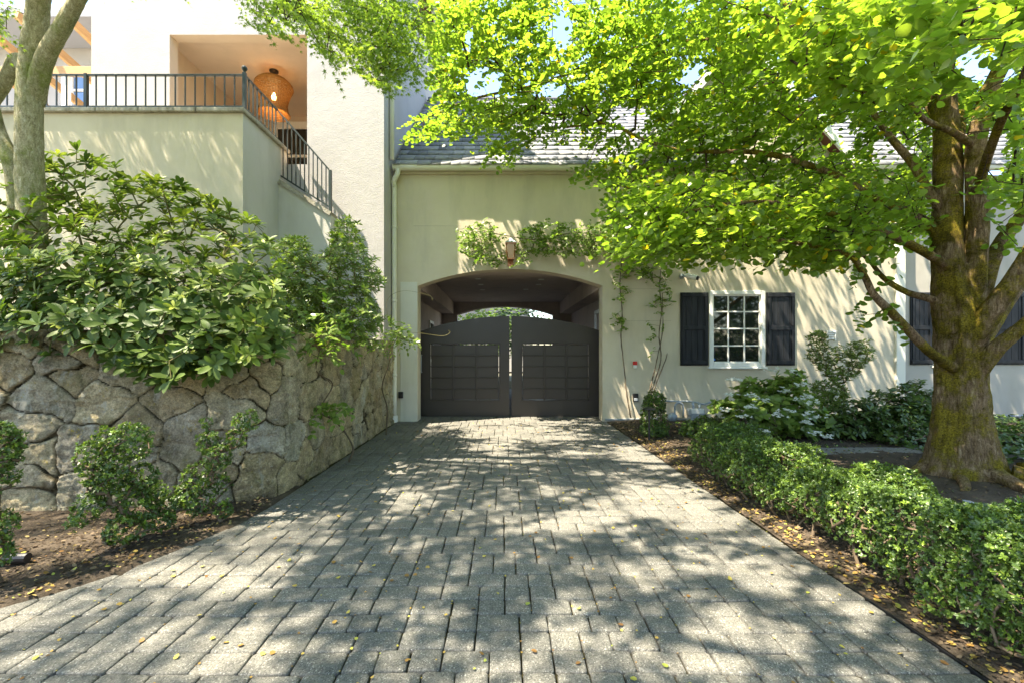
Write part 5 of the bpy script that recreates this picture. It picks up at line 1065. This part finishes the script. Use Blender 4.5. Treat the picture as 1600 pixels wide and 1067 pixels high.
# litter of brown flakes and twigs on the soil
def bed_z(x, y):
    P = np.column_stack([x, y]); return .05*np.clip((x-2.3)*1.5, 0, 1)+.10*np.exp(-((x-5.37)**2+(y-5.3)**2)/.7)+.03*fbm(P*1.7, 4, 5)+.012*fbm(P*9, 3, 9)
M_flake = leafm('brown_litter', [(0, (.045, .032, .022)), (.5, (.10, .072, .048)), (.85, (.19, .14, .085)), (1, (.34, .26, .10))], [(0, (.1, .05, .02)), (1, (.3, .2, .08))], .08, .8, .15)
n = 14000; y = rng.uniform(1.2, 9.7, n); x = np.where(rng.random(n) < .5, 2.30+np.abs(rng.normal(size=n))*.5, rng.uniform(2.3, 7.5, n)); n2 = 5000; y2 = rng.uniform(1.8, 4.8, n2); x2 = left_edge(y2)-.02-np.abs(rng.normal(size=n2))*1.1
X = np.concatenate([x, x2]); Y = np.concatenate([y, y2]); Z = np.concatenate([bed_z(x, y)+.004, np.full(n2, .018)])+rng.random(n+n2)*.012
n = len(X); th = rng.uniform(0, 6.28, n); d = np.column_stack([np.cos(th), np.sin(th), rng.normal(size=n)*.3]); nr = unit(np.column_stack([rng.normal(size=n)*.5, rng.normal(size=n)*.5, np.ones(n)]))
o = scatter('leaf_litter', *HEX, np.column_stack([X, Y, Z]), d, nr, rng.uniform(.010, .045, n), M_flake, None); tag(o, 'brown leaf litter lying on the soil of the beds', 'leaf litter', kind='stuff')

# ================================================================== FALLEN LEAVES
n = 620; y = 1.6+8.3*rng.random(n)**1.1; x = rng.uniform(-2.9, 2.25, n); k = x > left_edge(y)+.03; x, y = x[k], y[k]
n2 = 800; y2 = 1.4+7.0*rng.random(n2)**1.1; x2 = 2.33+np.abs(rng.normal(size=n2))*.18
n3 = 170; y3 = rng.uniform(2.2, 4.4, n3); x3 = left_edge(y3)-np.abs(rng.normal(size=n3))*.5
n4 = 500; x4 = rng.uniform(2.9, 7, n4); y4 = rng.uniform(3, 9.5, n4)
X = np.concatenate([x, x2, x3, x4]); Y = np.concatenate([y, y2, y3, y4]); Z = np.concatenate([np.full(len(x), .014), bed_z(x2, y2)+.012, np.full(n3, .035), bed_z(x4, y4)+.014])
J = np.array(JOINTS); J = J[(J[:, 1] < 9.8) & (rng.random(len(J)) < np.clip(1.35-J[:, 1]*.11, .2, 1))]; x0j = len(X)
X = np.concatenate([X, J[:, 0]]); Y = np.concatenate([Y, J[:, 1]]); Z = np.concatenate([Z, np.full(len(J), .006)])
n = len(X); th = rng.uniform(0, 6.28, n); d = np.column_stack([np.cos(th), np.sin(th), rng.normal(size=n)*.15]); nr = unit(np.column_stack([rng.normal(size=n)*.3, rng.normal(size=n)*.3, np.ones(n)]))
o = scatter('fallen_leaves', *ROUND, np.column_stack([X, Y, Z]), d, nr, np.where(np.arange(n) >= x0j, rng.uniform(.007, .017, n), rng.uniform(.010, .034, n)), M_fall, None, None); tag(o, 'yellow and brown fallen leaves strewn over pavers and soil', 'fallen leaves', kind='stuff')
